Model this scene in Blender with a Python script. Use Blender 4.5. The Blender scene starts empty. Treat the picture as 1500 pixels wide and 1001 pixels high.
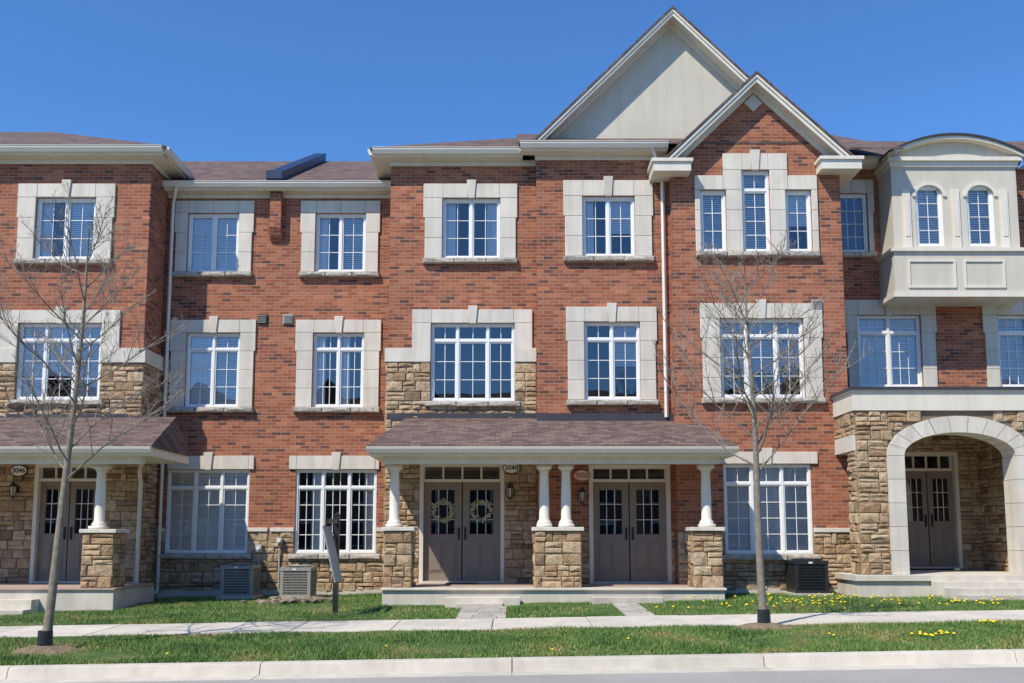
import bpy, bmesh, math, random
import numpy as np
from mathutils import Vector
random.seed(7); rng=np.random.default_rng(5)
rad=math.radians
# ------------------------------------------------------------------ camera geometry / survey helper
CAMZ=1.6; F=1400.0; T=rad(6.5); OPT=785-F*math.tan(T)
def P(px,py,Y):
    a=(px-750)/F; b=(OPT-py)/F
    s=Y/(math.cos(T)-b*math.sin(T))
    return a*s, CAMZ+(math.sin(T)+b*math.cos(T))*s
def X(px,py,Y): return P(px,py,Y)[0]
def Z(py,Y): return P(750,py,Y)[1]
def R(px0,py0,px1,py1,Y):
    m=(py0+py1)/2
    return X(px0,m,Y),X(px1,m,Y),Z(py1,Y),Z(py0,Y)
# ------------------------------------------------------------------ materials
MATS={}
def newmat(name):
    m=bpy.data.materials.new(name); m.use_nodes=True
    nt=m.node_tree; bs=nt.nodes['Principled BSDF']; MATS[name]=m
    return m,nt,bs
def N(nt,t,**kw):
    n=nt.nodes.new(t)
    for k,v in kw.items(): setattr(n,k,v)
    return n
def ramp(nt,stops,interp='LINEAR'):
    r=N(nt,'ShaderNodeValToRGB'); r.color_ramp.interpolation=interp
    e=r.color_ramp.elements
    while len(e)>1: e.remove(e[-1])
    e[0].position=stops[0][0]; e[0].color=(*stops[0][1],1)
    for p,c in stops[1:]:
        q=e.new(p); q.color=(*c,1)
    return r
def noisen(nt,scale,detail=4,vec=None,rough=.55):
    n=N(nt,'ShaderNodeTexNoise'); n.inputs['Scale'].default_value=scale; n.inputs['Detail'].default_value=detail; n.inputs['Roughness'].default_value=rough
    if vec is None:
        g=N(nt,'ShaderNodeNewGeometry'); vec=g.outputs['Position']
    nt.links.new(vec,n.inputs['Vector']); return n
def bump(nt,bs,h,strength,dist):
    b=N(nt,'ShaderNodeBump'); b.inputs['Strength'].default_value=strength; b.inputs['Distance'].default_value=dist
    nt.links.new(h,b.inputs['Height']); nt.links.new(b.outputs[0],bs.inputs['Normal']); return b
def mixc(nt,a,b,fac,mode='MIX'):
    m=N(nt,'ShaderNodeMix',data_type='RGBA',blend_type=mode)
    for s,v in ((6,a),(7,b)):
        if isinstance(v,tuple): m.inputs[s].default_value=(*v,1)
        else: nt.links.new(v,m.inputs[s])
    if isinstance(fac,(int,float)): m.inputs[0].default_value=fac
    else: nt.links.new(fac,m.inputs[0])
    return m.outputs[2]
def streaks(nt,lo=.86):
    g=N(nt,'ShaderNodeNewGeometry'); mp=N(nt,'ShaderNodeMapping'); mp.inputs['Scale'].default_value=(6,6,.5); nt.links.new(g.outputs['Position'],mp.inputs[0])
    n=noisen(nt,1,5,mp.outputs[0]); r=ramp(nt,[(.35,(lo,lo*.99,lo*.97)),(.6,(1,1,1))]); nt.links.new(n.outputs[0],r.inputs[0]); return r.outputs[0]
def plain(name,col,rough=.6,var=.12,scale=3,bscale=0,bstr=.2,bdist=.005,metal=0,spec=.5,st=0,isl=0):
    m,nt,bs=newmat(name)
    n=noisen(nt,scale,6)
    r=ramp(nt,[(.3,tuple(c*(1-var) for c in col)),(.7,tuple(min(1,c*(1+var)) for c in col))])
    nt.links.new(n.outputs[0],r.inputs[0]); c=r.outputs[0]
    if st: c=mixc(nt,c,streaks(nt,st),1,'MULTIPLY')
    if isl:
        g=N(nt,'ShaderNodeNewGeometry'); ri=ramp(nt,[(0,(isl,isl,isl*.98)),(1,(1.04,1.03,1.01))]); nt.links.new(g.outputs['Random Per Island'],ri.inputs[0]); c=mixc(nt,c,ri.outputs[0],1,'MULTIPLY')
    nt.links.new(c,bs.inputs['Base Color'])
    bs.inputs['Roughness'].default_value=rough; bs.inputs['Metallic'].default_value=metal
    bs.inputs['Specular IOR Level'].default_value=spec
    if bscale: bump(nt,bs,noisen(nt,bscale,5).outputs[0],bstr,bdist)
    return m
def uvz(nt):
    g=N(nt,'ShaderNodeNewGeometry'); s=N(nt,'ShaderNodeSeparateXYZ'); nt.links.new(g.outputs['Position'],s.inputs[0])
    a=N(nt,'ShaderNodeMath',operation='ADD'); nt.links.new(s.outputs[0],a.inputs[0]); nt.links.new(s.outputs[1],a.inputs[1])
    c=N(nt,'ShaderNodeCombineXYZ'); nt.links.new(a.outputs[0],c.inputs[0]); nt.links.new(s.outputs[2],c.inputs[1]); return c.outputs[0]
def brickmat(name,c_lo,c_mid,c_hi,c_dark):
    m,nt,bs=newmat(name); v=uvz(nt)
    b=N(nt,'ShaderNodeTexBrick'); nt.links.new(v,b.inputs['Vector'])
    b.inputs['Color1'].default_value=(0,0,0,1); b.inputs['Color2'].default_value=(1,1,1,1); b.inputs['Mortar'].default_value=(.5,.5,.5,1)
    b.inputs['Scale'].default_value=1; b.inputs['Brick Width'].default_value=.225; b.inputs['Row Height'].default_value=.076
    b.inputs['Mortar Size'].default_value=.0065; b.inputs['Mortar Smooth'].default_value=.15
    r=ramp(nt,[(0,c_dark),(.09,tuple(c*1.3 for c in c_dark)),(.13,c_lo),(.3,c_hi),(.42,tuple(c*.8 for c in c_lo)),(.55,c_mid),(.64,c_lo),(.78,c_hi),(.9,tuple(c*.74 for c in c_mid)),(1,tuple(c*1.18 for c in c_hi))]); nt.links.new(b.outputs['Color'],r.inputs[0])
    n=noisen(nt,30,4); col=mixc(nt,r.outputs[0],n.outputs[0],.22,'OVERLAY')
    n2=noisen(nt,.6,5); r2=ramp(nt,[(.3,(.84,.83,.82)),(.7,(1.08,1.07,1.05))]); nt.links.new(n2.outputs[0],r2.inputs[0])
    col=mixc(nt,col,r2.outputs[0],1,'MULTIPLY'); col=mixc(nt,col,streaks(nt,.9),1,'MULTIPLY')
    mort=mixc(nt,col,(.35,.26,.20),b.outputs['Fac'])
    nt.links.new(mort,bs.inputs['Base Color']); bs.inputs['Roughness'].default_value=.9; bs.inputs['Specular IOR Level'].default_value=.2
    inv=N(nt,'ShaderNodeMath',operation='MULTIPLY_ADD'); nt.links.new(b.outputs['Fac'],inv.inputs[0]); inv.inputs[1].default_value=-1
    nt.links.new(n.outputs[0],inv.inputs[2]); bump(nt,bs,inv.outputs[0],.7,.008)
brickmat('red_brick',(.335,.102,.054),(.41,.136,.07),(.48,.18,.096),(.15,.062,.045))
def stonemat(name,stops):
    m,nt,bs=newmat(name); g=N(nt,'ShaderNodeNewGeometry')
    r=ramp(nt,stops); nt.links.new(g.outputs['Random Per Island'],r.inputs[0])
    n=noisen(nt,9,7); r2=ramp(nt,[(.3,(.62,.57,.52)),(.55,(1,1,1)),(.8,(1.15,1.1,1.0))]); nt.links.new(n.outputs[0],r2.inputs[0])
    nt.links.new(mixc(nt,r.outputs[0],r2.outputs[0],1,'MULTIPLY'),bs.inputs['Base Color'])
    bs.inputs['Roughness'].default_value=.92; bs.inputs['Specular IOR Level'].default_value=.2
    bump(nt,bs,noisen(nt,22,7).outputs[0],.9,.03)
stonemat('tan_stone',[(0,(.28,.18,.10)),(.15,(.44,.315,.19)),(.32,(.54,.405,.26)),(.45,(.36,.235,.14)),(.6,(.47,.32,.19)),(.8,(.58,.45,.30)),(.9,(.42,.305,.20)),(1,(.22,.155,.10))])
stonemat('sill_stone',[(0,(.44,.40,.34)),(1,(.54,.49,.42))])
stonemat('rock',[(0,(.18,.15,.11)),(1,(.34,.29,.22))])
plain('stone_mortar',(.20,.155,.11),.95,.15,8)
plain('precast',(.68,.625,.54),.85,.06,2.5,60,.25,.003,st=.86,isl=.93)
plain('precast_joint',(.36,.33,.28),.9,.08,5)
plain('trim_cream',(.75,.685,.575),.5,.04,1.5,st=.92)
plain('stucco',(.60,.55,.45),.92,.05,1.2,180,.5,.004,st=.93)
plain('vinyl_white',(.82,.82,.79),.4,.03,4)
plain('post_cream',(.76,.71,.61),.45,.03,4)
plain('gutter',(.74,.68,.57),.35,.04,2)
plain('taupe_door',(.25,.20,.155),.45,.06,4)
plain('black_metal',(.025,.025,.027),.4,.2,10)
plain('flash_dark',(.05,.045,.05),.5,.2,3)
plain('flash_blue',(.018,.032,.075),.4,.15,3)
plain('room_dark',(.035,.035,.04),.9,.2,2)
plain('concrete',(.60,.555,.475),.9,.12,1.7,40,.4,.004,st=.9,isl=.88)
plain('porch_floor',(.42,.31,.25),.85,.1,4,60,.3,.003)
plain('ac_metal',(.29,.28,.24),.5,.1,5)
plain('ac_dark',(.03,.03,.03),.6,.2,5)
plain('grey_box',(.42,.42,.40),.5,.08,5)
plain('bark',(.23,.195,.155),.9,.28,14,60,.6,.006)
plain('blind',(.90,.89,.86),.6,.03,3)
plain('curtain',(.56,.52,.47),.9,.06,3)
plain('mulch',(.21,.16,.095),.95,.35,12,40,.9,.02)
plain('dandelion',(.80,.60,.02),.7,.1,10)
plain('sign_board',(.42,.41,.39),.6,.15,6)
plain('plaque_white',(.78,.76,.70),.4,.03,5)
plain('plaque_pink',(.70,.53,.49),.4,.03,5)
plain('number_black',(.02,.02,.02),.5,.1,5)
plain('rim_red',(.40,.08,.07),.4,.1,5)
plain('door_grille',(.68,.66,.62),.5,.05,5)
plain('lamp_glass',(.45,.42,.34),.2,.05,5)
plain('paver',(.46,.43,.37),.9,.2,5,30,.4,.005,isl=.75)
plain('opposite_brick',(.22,.12,.09),.9,.15,3)
m,nt,bs=newmat('wreath'); g=N(nt,'ShaderNodeNewGeometry'); r=ramp(nt,[(0,(.10,.14,.04)),(.35,(.36,.36,.18)),(1,(.72,.68,.50))]); nt.links.new(g.outputs['Random Per Island'],r.inputs[0]); nt.links.new(r.outputs[0],bs.inputs['Base Color']); bs.inputs['Roughness'].default_value=.8
# shingles
m,nt,bs=newmat('shingles')
g=N(nt,'ShaderNodeNewGeometry'); s=N(nt,'ShaderNodeSeparateXYZ'); nt.links.new(g.outputs['Position'],s.inputs[0])
c=N(nt,'ShaderNodeCombineXYZ'); nt.links.new(s.outputs[0],c.inputs[0])
a=N(nt,'ShaderNodeMath',operation='ADD'); nt.links.new(s.outputs[1],a.inputs[0]); nt.links.new(s.outputs[2],a.inputs[1]); nt.links.new(a.outputs[0],c.inputs[1])
b=N(nt,'ShaderNodeTexBrick'); nt.links.new(c.outputs[0],b.inputs['Vector'])
b.inputs['Color1'].default_value=(0,0,0,1); b.inputs['Color2'].default_value=(1,1,1,1); b.inputs['Mortar'].default_value=(.0,.0,.0,1)
b.inputs['Scale'].default_value=1; b.inputs['Brick Width'].default_value=.22; b.inputs['Row Height'].default_value=.16; b.inputs['Mortar Size'].default_value=.007
r=ramp(nt,[(0,(.085,.055,.047)),(.5,(.135,.09,.074)),(1,(.19,.135,.11))]); nt.links.new(b.outputs['Color'],r.inputs[0])
n=noisen(nt,45,4); r2=ramp(nt,[(.3,(.7,.7,.7)),(.7,(1.25,1.25,1.25))]); nt.links.new(n.outputs[0],r2.inputs[0])
nt.links.new(mixc(nt,r.outputs[0],r2.outputs[0],1,'MULTIPLY'),bs.inputs['Base Color']); bs.inputs['Roughness'].default_value=.95
bump(nt,bs,b.outputs['Color'],.4,.01)
# glass
m,nt,bs=newmat('glass'); nt.nodes.remove(bs); out=nt.nodes['Material Output']
tr=N(nt,'ShaderNodeBsdfTransparent'); tr.inputs[0].default_value=(.98,.98,.98,1)
gl=N(nt,'ShaderNodeBsdfGlossy'); gl.inputs['Roughness'].default_value=.0; gl.inputs['Color'].default_value=(.95,.96,1,1)
fr=N(nt,'ShaderNodeFresnel'); fr.inputs['IOR'].default_value=1.5
ma=N(nt,'ShaderNodeMath',operation='MULTIPLY_ADD'); nt.links.new(fr.outputs[0],ma.inputs[0]); ma.inputs[1].default_value=1.0; ma.inputs[2].default_value=.09
ms=N(nt,'ShaderNodeMixShader'); nt.links.new(ma.outputs[0],ms.inputs[0]); nt.links.new(tr.outputs[0],ms.inputs[1]); nt.links.new(gl.outputs[0],ms.inputs[2]); nt.links.new(ms.outputs[0],out.inputs[0])
gn=noisen(nt,1.2,1); bb=N(nt,'ShaderNodeBump'); bb.inputs['Strength'].default_value=.08; bb.inputs['Distance'].default_value=.02
nt.links.new(gn.outputs[0],bb.inputs['Height']); nt.links.new(bb.outputs[0],gl.inputs['Normal'])
# grass
m,nt,bs=newmat('grass_soil'); n=noisen(nt,1.1,6); n2=noisen(nt,25,4)
r=ramp(nt,[(.3,(.055,.10,.02)),(.52,(.09,.145,.03)),(.68,(.19,.17,.075))]); nt.links.new(n.outputs[0],r.inputs[0])
r2=ramp(nt,[(.3,(.5,.5,.5)),(.7,(1.3,1.3,1.3))]); nt.links.new(n2.outputs[0],r2.inputs[0])
nt.links.new(mixc(nt,r.outputs[0],r2.outputs[0],1,'MULTIPLY'),bs.inputs['Base Color']); bs.inputs['Roughness'].default_value=.95; bump(nt,bs,n2.outputs[0],.8,.03)
m,nt,bs=newmat('grass_blade'); g=N(nt,'ShaderNodeNewGeometry'); n=noisen(nt,1.1,7)
r=ramp(nt,[(0,(.06,.125,.02)),(.5,(.115,.235,.038)),(.85,(.18,.29,.06)),(.93,(.33,.33,.14)),(1,(.38,.33,.18))]); nt.links.new(g.outputs['Random Per Island'],r.inputs[0])
r2=ramp(nt,[(.34,(.55,.66,.55)),(.48,(1,1,1)),(.57,(1.3,1.08,1.15)),(.68,(2.1,1.2,1.8))]); nt.links.new(n.outputs[0],r2.inputs[0])
nt.links.new(mixc(nt,r.outputs[0],r2.outputs[0],1,'MULTIPLY'),bs.inputs['Base Color']); bs.inputs['Roughness'].default_value=.7
# asphalt
m,nt,bs=newmat('asphalt'); n=noisen(nt,90,5); n2=noisen(nt,.5,5)
r=ramp(nt,[(.3,(.28,.265,.24)),(.7,(.42,.40,.365))]); nt.links.new(n.outputs[0],r.inputs[0]); r2=ramp(nt,[(.3,(.84,.84,.84)),(.7,(1.08,1.08,1.08))]); nt.links.new(n2.outputs[0],r2.inputs[0])
nt.links.new(mixc(nt,r.outputs[0],r2.outputs[0],1,'MULTIPLY'),bs.inputs['Base Color']); bs.inputs['Roughness'].default_value=.95; bump(nt,bs,n.outputs[0],.5,.006)
# ------------------------------------------------------------------ buffers
class Obj:
    def __init__(s,name): s.name=name; s.parts={}; s.extra=[]
OBJS=[]
def new(name):
    o=Obj(name); OBJS.append(o); return o
class Buf:
    def __init__(s): s.v=[]; s.f=[]
    def add(s,vs,fs):
        o=len(s.v); s.v+=[tuple(v) for v in vs]; s.f+=[tuple(i+o for i in f) for f in fs]
def B(o,part,mat): return o.parts.setdefault((part,mat),Buf())
BOXF=[(0,1,5,4),(1,2,6,5),(2,3,7,6),(3,0,4,7),(4,5,6,7),(3,2,1,0)]
def box(b,x0,x1,y0,y1,z0,z1):
    b.add([(x0,y0,z0),(x1,y0,z0),(x1,y1,z0),(x0,y1,z0),(x0,y0,z1),(x1,y0,z1),(x1,y1,z1),(x0,y1,z1)],BOXF)
def prism(b,pts,y0,y1):
    n=len(pts)
    b.add([(x,y0,z) for x,z in pts]+[(x,y1,z) for x,z in pts],[tuple(range(n)),tuple(range(2*n-1,n-1,-1))]+[(i,i+n,(i+1)%n+n,(i+1)%n) for i in range(n)])
def prismx(b,pts,x0,x1):
    n=len(pts)
    b.add([(x0,y,z) for y,z in pts]+[(x1,y,z) for y,z in pts],[tuple(range(n)),tuple(range(2*n-1,n-1,-1))]+[(i,i+n,(i+1)%n+n,(i+1)%n) for i in range(n)])
def slab(b,quad,t):
    n=len(quad); b.add([Vector(q) for q in quad]+[Vector(q)-Vector((0,0,t)) for q in quad],[tuple(range(n)),tuple(range(2*n-1,n-1,-1))]+[(i,i+n,(i+1)%n+n,(i+1)%n) for i in range(n)])
def tube(b,path,radii,n=6,cap=True):
    V=[Vector(p) for p in path]; vs=[]; fs=[]
    for i,p in enumerate(V):
        d=(V[min(i+1,len(V)-1)]-V[max(i-1,0)]).normalized()
        a=d.cross(Vector((0,1,0))) if abs(d.y)<.9 else d.cross(Vector((1,0,0)))
        a.normalize(); c=d.cross(a)
        for k in range(n):
            t=2*math.pi*k/n; vs.append(p+(a*math.cos(t)+c*math.sin(t))*radii[i])
    for i in range(len(V)-1):
        for k in range(n): fs.append((i*n+k,i*n+(k+1)%n,(i+1)*n+(k+1)%n,(i+1)*n+k))
    if cap: fs.append(tuple(range(n))); fs.append(tuple(reversed(range((len(V)-1)*n,len(V)*n))))
    b.add(vs,fs)
def wall(b,x0,x1,z0,z1,Y,holes=(),depth=.13):
    hs=[(max(x0,h[0]),min(x1,h[1]),max(z0,h[2]),min(z1,h[3]),h) for h in holes if h[0]<x1 and h[1]>x0 and h[2]<z1 and h[3]>z0]
    xs=sorted({x0,x1}|{h[0] for h in hs}|{h[1] for h in hs}); zs=sorted({z0,z1}|{h[2] for h in hs}|{h[3] for h in hs})
    for i in range(len(xs)-1):
        for j in range(len(zs)-1):
            cx=(xs[i]+xs[i+1])/2; cz=(zs[j]+zs[j+1])/2
            if any(h[0]<cx<h[1] and h[2]<cz<h[3] for h in hs): continue
            b.add([(xs[i],Y,zs[j]),(xs[i+1],Y,zs[j]),(xs[i+1],Y,zs[j+1]),(xs[i],Y,zs[j+1])],[(0,1,2,3)])
    for a,c,d,e,h in hs:
        y2=Y+depth
        b.add([(a,Y,d),(a,y2,d),(a,y2,e),(a,Y,e)],[(0,1,2,3)]); b.add([(c,Y,d),(c,y2,d),(c,y2,e),(c,Y,e)],[(3,2,1,0)])
        if h[3]<=z1: b.add([(a,Y,e),(c,Y,e),(c,y2,e),(a,y2,e)],[(0,1,2,3)])
        if h[2]>=z0: b.add([(a,Y,d),(c,Y,d),(c,y2,d),(a,y2,d)],[(3,2,1,0)])
def sidewall(b,x,y0,y1,z0,z1): b.add([(x,y0,z0),(x,y1,z0),(x,y1,z1),(x,y0,z1)],[(0,1,2,3)])
def stone1(b,fn,u0,u1,z0,z1,p,g=.005,ins=.014):
    u0+=g;u1-=g;z0+=g;z1-=g
    ins=min(ins,(u1-u0)*.3,(z1-z0)*.3)
    j=lambda:random.uniform(-.4,.4)*ins
    dj=lambda:p+random.uniform(-.012,.008)
    A=[fn(u0,z0,0),fn(u1,z0,0),fn(u1,z1,0),fn(u0,z1,0)]
    M=[fn(u0+j()*.3,z0+j()*.3,p*.6),fn(u1+j()*.3,z0+j()*.3,p*.6),fn(u1+j()*.3,z1+j()*.3,p*.6),fn(u0+j()*.3,z1+j()*.3,p*.6)]
    C=[fn(u0+ins+j(),z0+ins+j(),dj()),fn(u1-ins+j(),z0+ins+j(),dj()),fn(u1-ins+j(),z1-ins+j(),dj()),fn(u0+ins+j(),z1-ins+j(),dj())]
    cu=(u0+u1)/2+random.uniform(-.25,.25)*(u1-u0); cz=(z0+z1)/2+random.uniform(-.2,.2)*(z1-z0)
    b.add(A+M+C+[fn(cu,cz,p+random.uniform(.004,.022))],
      [(0,1,5,4),(1,2,6,5),(2,3,7,6),(3,0,4,7),(4,5,9,8),(5,6,10,9),(6,7,11,10),(7,4,8,11),(8,9,12),(9,10,12),(10,11,12),(11,8,12)])
def stones(b,u0,u1,z0,z1,fn,holes=(),archf=None):
    hs=[h for h in holes if h[0]<u1 and h[1]>u0 and h[2]<z1-.01 and h[3]>z0+.01]
    cuts=sorted({z0,z1}|{z for h in hs for z in (h[2],h[3]) if z0<z<z1})
    for za,zb in zip(cuts[:-1],cuts[1:]):
        n=max(1,round((zb-za)/.2)); ed=[za+(zb-za)*i/n+(random.uniform(-.03,.03) if 0<i<n else 0) for i in range(n+1)]
        for a,c in zip(ed[:-1],ed[1:]):
            iv=[(u0,u1)]
            hh=[(h[0],h[1]) for h in hs if h[2]<(a+c)/2<h[3]]
            if archf:
                q=archf(a)
                if q: hh.append(q)
            for p,q in hh:
                nv=[]
                for s,e in iv:
                    if q<=s or p>=e: nv.append((s,e)); continue
                    if p>s: nv.append((s,p))
                    if q<e: nv.append((q,e))
                iv=nv
            for s,e in iv:
                u=s
                while u<e-.004:
                    two=random.random()<.5 and c-a>.13
                    w=random.uniform(.2,.42) if two or random.random()<.5 else random.uniform(.12,.24)
                    if e-(u+w)<.13: w=e-u
                    pr=lambda:random.uniform(.022,.055)
                    if two:
                        k=a+(c-a)*random.uniform(.4,.6)
                        if w>.3 and random.random()<.4:
                            t=u+w*random.uniform(.4,.6)
                            stone1(b,fn,u,t,a,k,pr()); stone1(b,fn,t,u+w,a,k,pr())
                        else: stone1(b,fn,u,u+w,a,k,pr())
                        stone1(b,fn,u,u+w,k,c,pr())
                    else: stone1(b,fn,u,u+w,a,c,pr())
                    u+=w
def fnF(Y): return lambda u,z,d:(u,Y-d,z)
def fnR(x): return lambda u,z,d:(x+d,u,z)
def fnL(x): return lambda u,z,d:(x-d,u,z)
# ------------------------------------------------------------------ windows
def blind_fill(H,k,x0,x1,z0,z1,Y):
    yb=Y+.14
    if k=='b':
        b=B(H,'blinds','blind'); z=z1; st=random.choice((.047,.05,.055)); tl=random.choice((.012,.02,.026))
        while z>z0: 
            b.add([(x0,yb,z-st+.003),(x1,yb,z-st+.003),(x1,yb+tl,z),(x0,yb+tl,z)],[(0,1,2,3)]); z-=st
    elif k=='h': blind_fill(H,'b',x0,x1,z0+(z1-z0)*random.uniform(.3,.5),z1,Y)
    elif k in 'cslr':
        b=B(H,'curtains','curtain' if k in 'c' else 'blind')
        w=x1-x0
        rs={'c':[(x0,x0+w*.3)],'s':[(x0,x1)],'l':[(x0,x0+w*.42)],'r':[(x1-w*.45,x1)]}[k]
        for a,c in rs:
            n=max(4,int((c-a)/.035)); vs=[]
            for i in range(n+1):
                u=a+(c-a)*i/n; d=.02*math.sin(i*1.9)+random.uniform(-.008,.008)
                vs+=[(u,yb+.04+d,z0),(u,yb+.04+d,z1)]
            b.add(vs,[(2*i,2*i+2,2*i+3,2*i+1) for i in range(n)])
def window(H,px0,py0,px1,py1,Y,cols=(1,1),grid=(2,3),tr=0,bl=None):
    x0,x1,z0,z1=R(px0,py0,px1,py1,Y); fb=B(H,'window_frames','vinyl_white'); gb=B(H,'window_glass','glass')
    fw=.05; ya,yb=Y+.035,Y+.125
    box(fb,x0,x1,ya,yb,z0,z0+fw); box(fb,x0,x1,ya,yb,z1-fw,z1); box(fb,x0,x0+fw,ya,yb,z0+fw,z1-fw); box(fb,x1-fw,x1,ya,yb,z0+fw,z1-fw)
    ix0,ix1,iz0,iz1=x0+fw,x1-fw,z0+fw,z1-fw
    mw=.055; tot=(ix1-ix0)-mw*(len(cols)-1); sw=sum(cols); u=ix0; cs=[]
    for i,c in enumerate(cols):
        w=tot*c/sw; cs.append((u,u+w)); u+=w
        if i<len(cols)-1: box(fb,u,u+mw,ya+.004,yb,iz0,iz1); u+=mw
    zt=iz1-(iz1-iz0)*tr if tr else iz1
    rows=[(iz0,zt-(mw/2 if tr else 0),grid[1],False)]
    if tr: rows.append((zt+mw/2,iz1,1,True))
    for ci,(a,c) in enumerate(cs):
        if tr: box(fb,a,c,ya+.008,yb,zt-mw/2,zt+mw/2)
        k=bl[ci] if bl else 'n'
        if k!='n': blind_fill(H,k,a+.005,c-.005,iz0,iz1,Y)
        for (za,zb,ny,istr) in rows:
            s=.03 if not istr else .018
            yc,yd=Y+.06,Y+.12
            box(fb,a,c,yc,yd,za,za+s); box(fb,a,c,yc,yd,zb-s,zb); box(fb,a,a+s,yc,yd,za+s,zb-s); box(fb,c-s,c,yc,yd,za+s,zb-s)
            A,C,D,E=a+s,c-s,za+s,zb-s
            jy=[random.uniform(-.003,.003) for _ in range(3)]
            gb.add([(A,Y+.1+jy[0],D),(C,Y+.1+jy[1],D),(C,Y+.1+jy[1]+jy[2],E),(A,Y+.1+jy[0]+jy[2],E)],[(0,1,2,3)])
            nx=grid[0]; mt=.008
            for i in range(1,nx):
                q=A+(C-A)*i/nx; box(fb,q-mt,q+mt,Y+.084,Y+.094,D,E)
            for i in range(1,ny):
                q=D+(E-D)*i/ny
                for t in range(nx):
                    p0=A+(C-A)*t/nx+(mt if t else 0); p1=A+(C-A)*(t+1)/nx-(mt if t<nx-1 else 0)
                    box(fb,p0,p1,Y+.084,Y+.094,q-mt,q+mt)
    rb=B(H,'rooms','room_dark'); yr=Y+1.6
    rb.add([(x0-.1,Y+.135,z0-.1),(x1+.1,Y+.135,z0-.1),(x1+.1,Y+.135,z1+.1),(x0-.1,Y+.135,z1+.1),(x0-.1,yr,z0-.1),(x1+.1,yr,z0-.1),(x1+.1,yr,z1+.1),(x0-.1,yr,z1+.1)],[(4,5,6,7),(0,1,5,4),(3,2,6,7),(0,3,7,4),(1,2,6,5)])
    return (x0,x1,z0,z1)
def keystone(b,cx,z0,z1,Y,w=.17):
    prism(b,[(cx-w*.42,z0),(cx+w*.42,z0),(cx+w*.62,z1),(cx-w*.62,z1)],Y-.085,Y-.001)
def surround(H,h,Y,ox0,ox1,topz,key=True,earz=None,sides=True,sill=True):
    b=B(H,'window_surrounds','precast'); jb=B(H,'surround_joints','precast_joint')
    x0,x1,z0,z1=h; g=.004; pr=.05
    def blk(a,c,d,e,p=pr): box(b,a+g,c-g,Y-p+random.uniform(-.0015,.0015),Y-.002,d+g,e-g)
    cx=(x0+x1)/2
    box(jb,ox0+.01,ox1-.01,Y-.042,Y-.001,z1+.006,topz-.01)
    segs=[ox0,x0+.02,cx-.085,cx+.085,x1-.02,ox1] if key else [ox0,x0+.02,cx,x1-.02,ox1]
    for a,c in zip(segs[:-1],segs[1:]):
        if key and abs((a+c)/2-cx)<.05: continue
        blk(a,c,z1,topz)
    if key: keystone(b,cx,z1-.012,topz+.075,Y)
    if sides:
        zb=z0 if earz is None else earz
        for (a,c) in ((ox0+.0,x0),(x1,ox1-.0)):
            H_=z1-zb; n=max(1,round(H_/.42)); left=a<x0-.001
            for i in range(n):
                d=zb+H_*i/n; e=zb+H_*(i+1)/n
                ins=.035 if (i<n-1 and n>1 and earz is None) else 0
                aa,cc=(a+ins,c) if left else (a,c-ins)
                blk(aa,cc,d,e)
            aa,cc=(a+.045,c-.002) if left else (a+.002,c-.045)
            box(jb,aa,cc,Y-.042,Y-.001,zb+.01,z1)
    if sill:
        sb=B(H,'window_sills','sill_stone'); a=ox0+.0 if earz is None and sides else x0-.12; c=ox1-.0 if earz is None and sides else x1+.12
        n=3; hh=.13
        for i in range(n): stone1(sb,fnF(Y),a+(c-a)*i/n,a+(c-a)*(i+1)/n,z0-hh,z0-.003,.12,g=.002,ins=.018)
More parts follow.
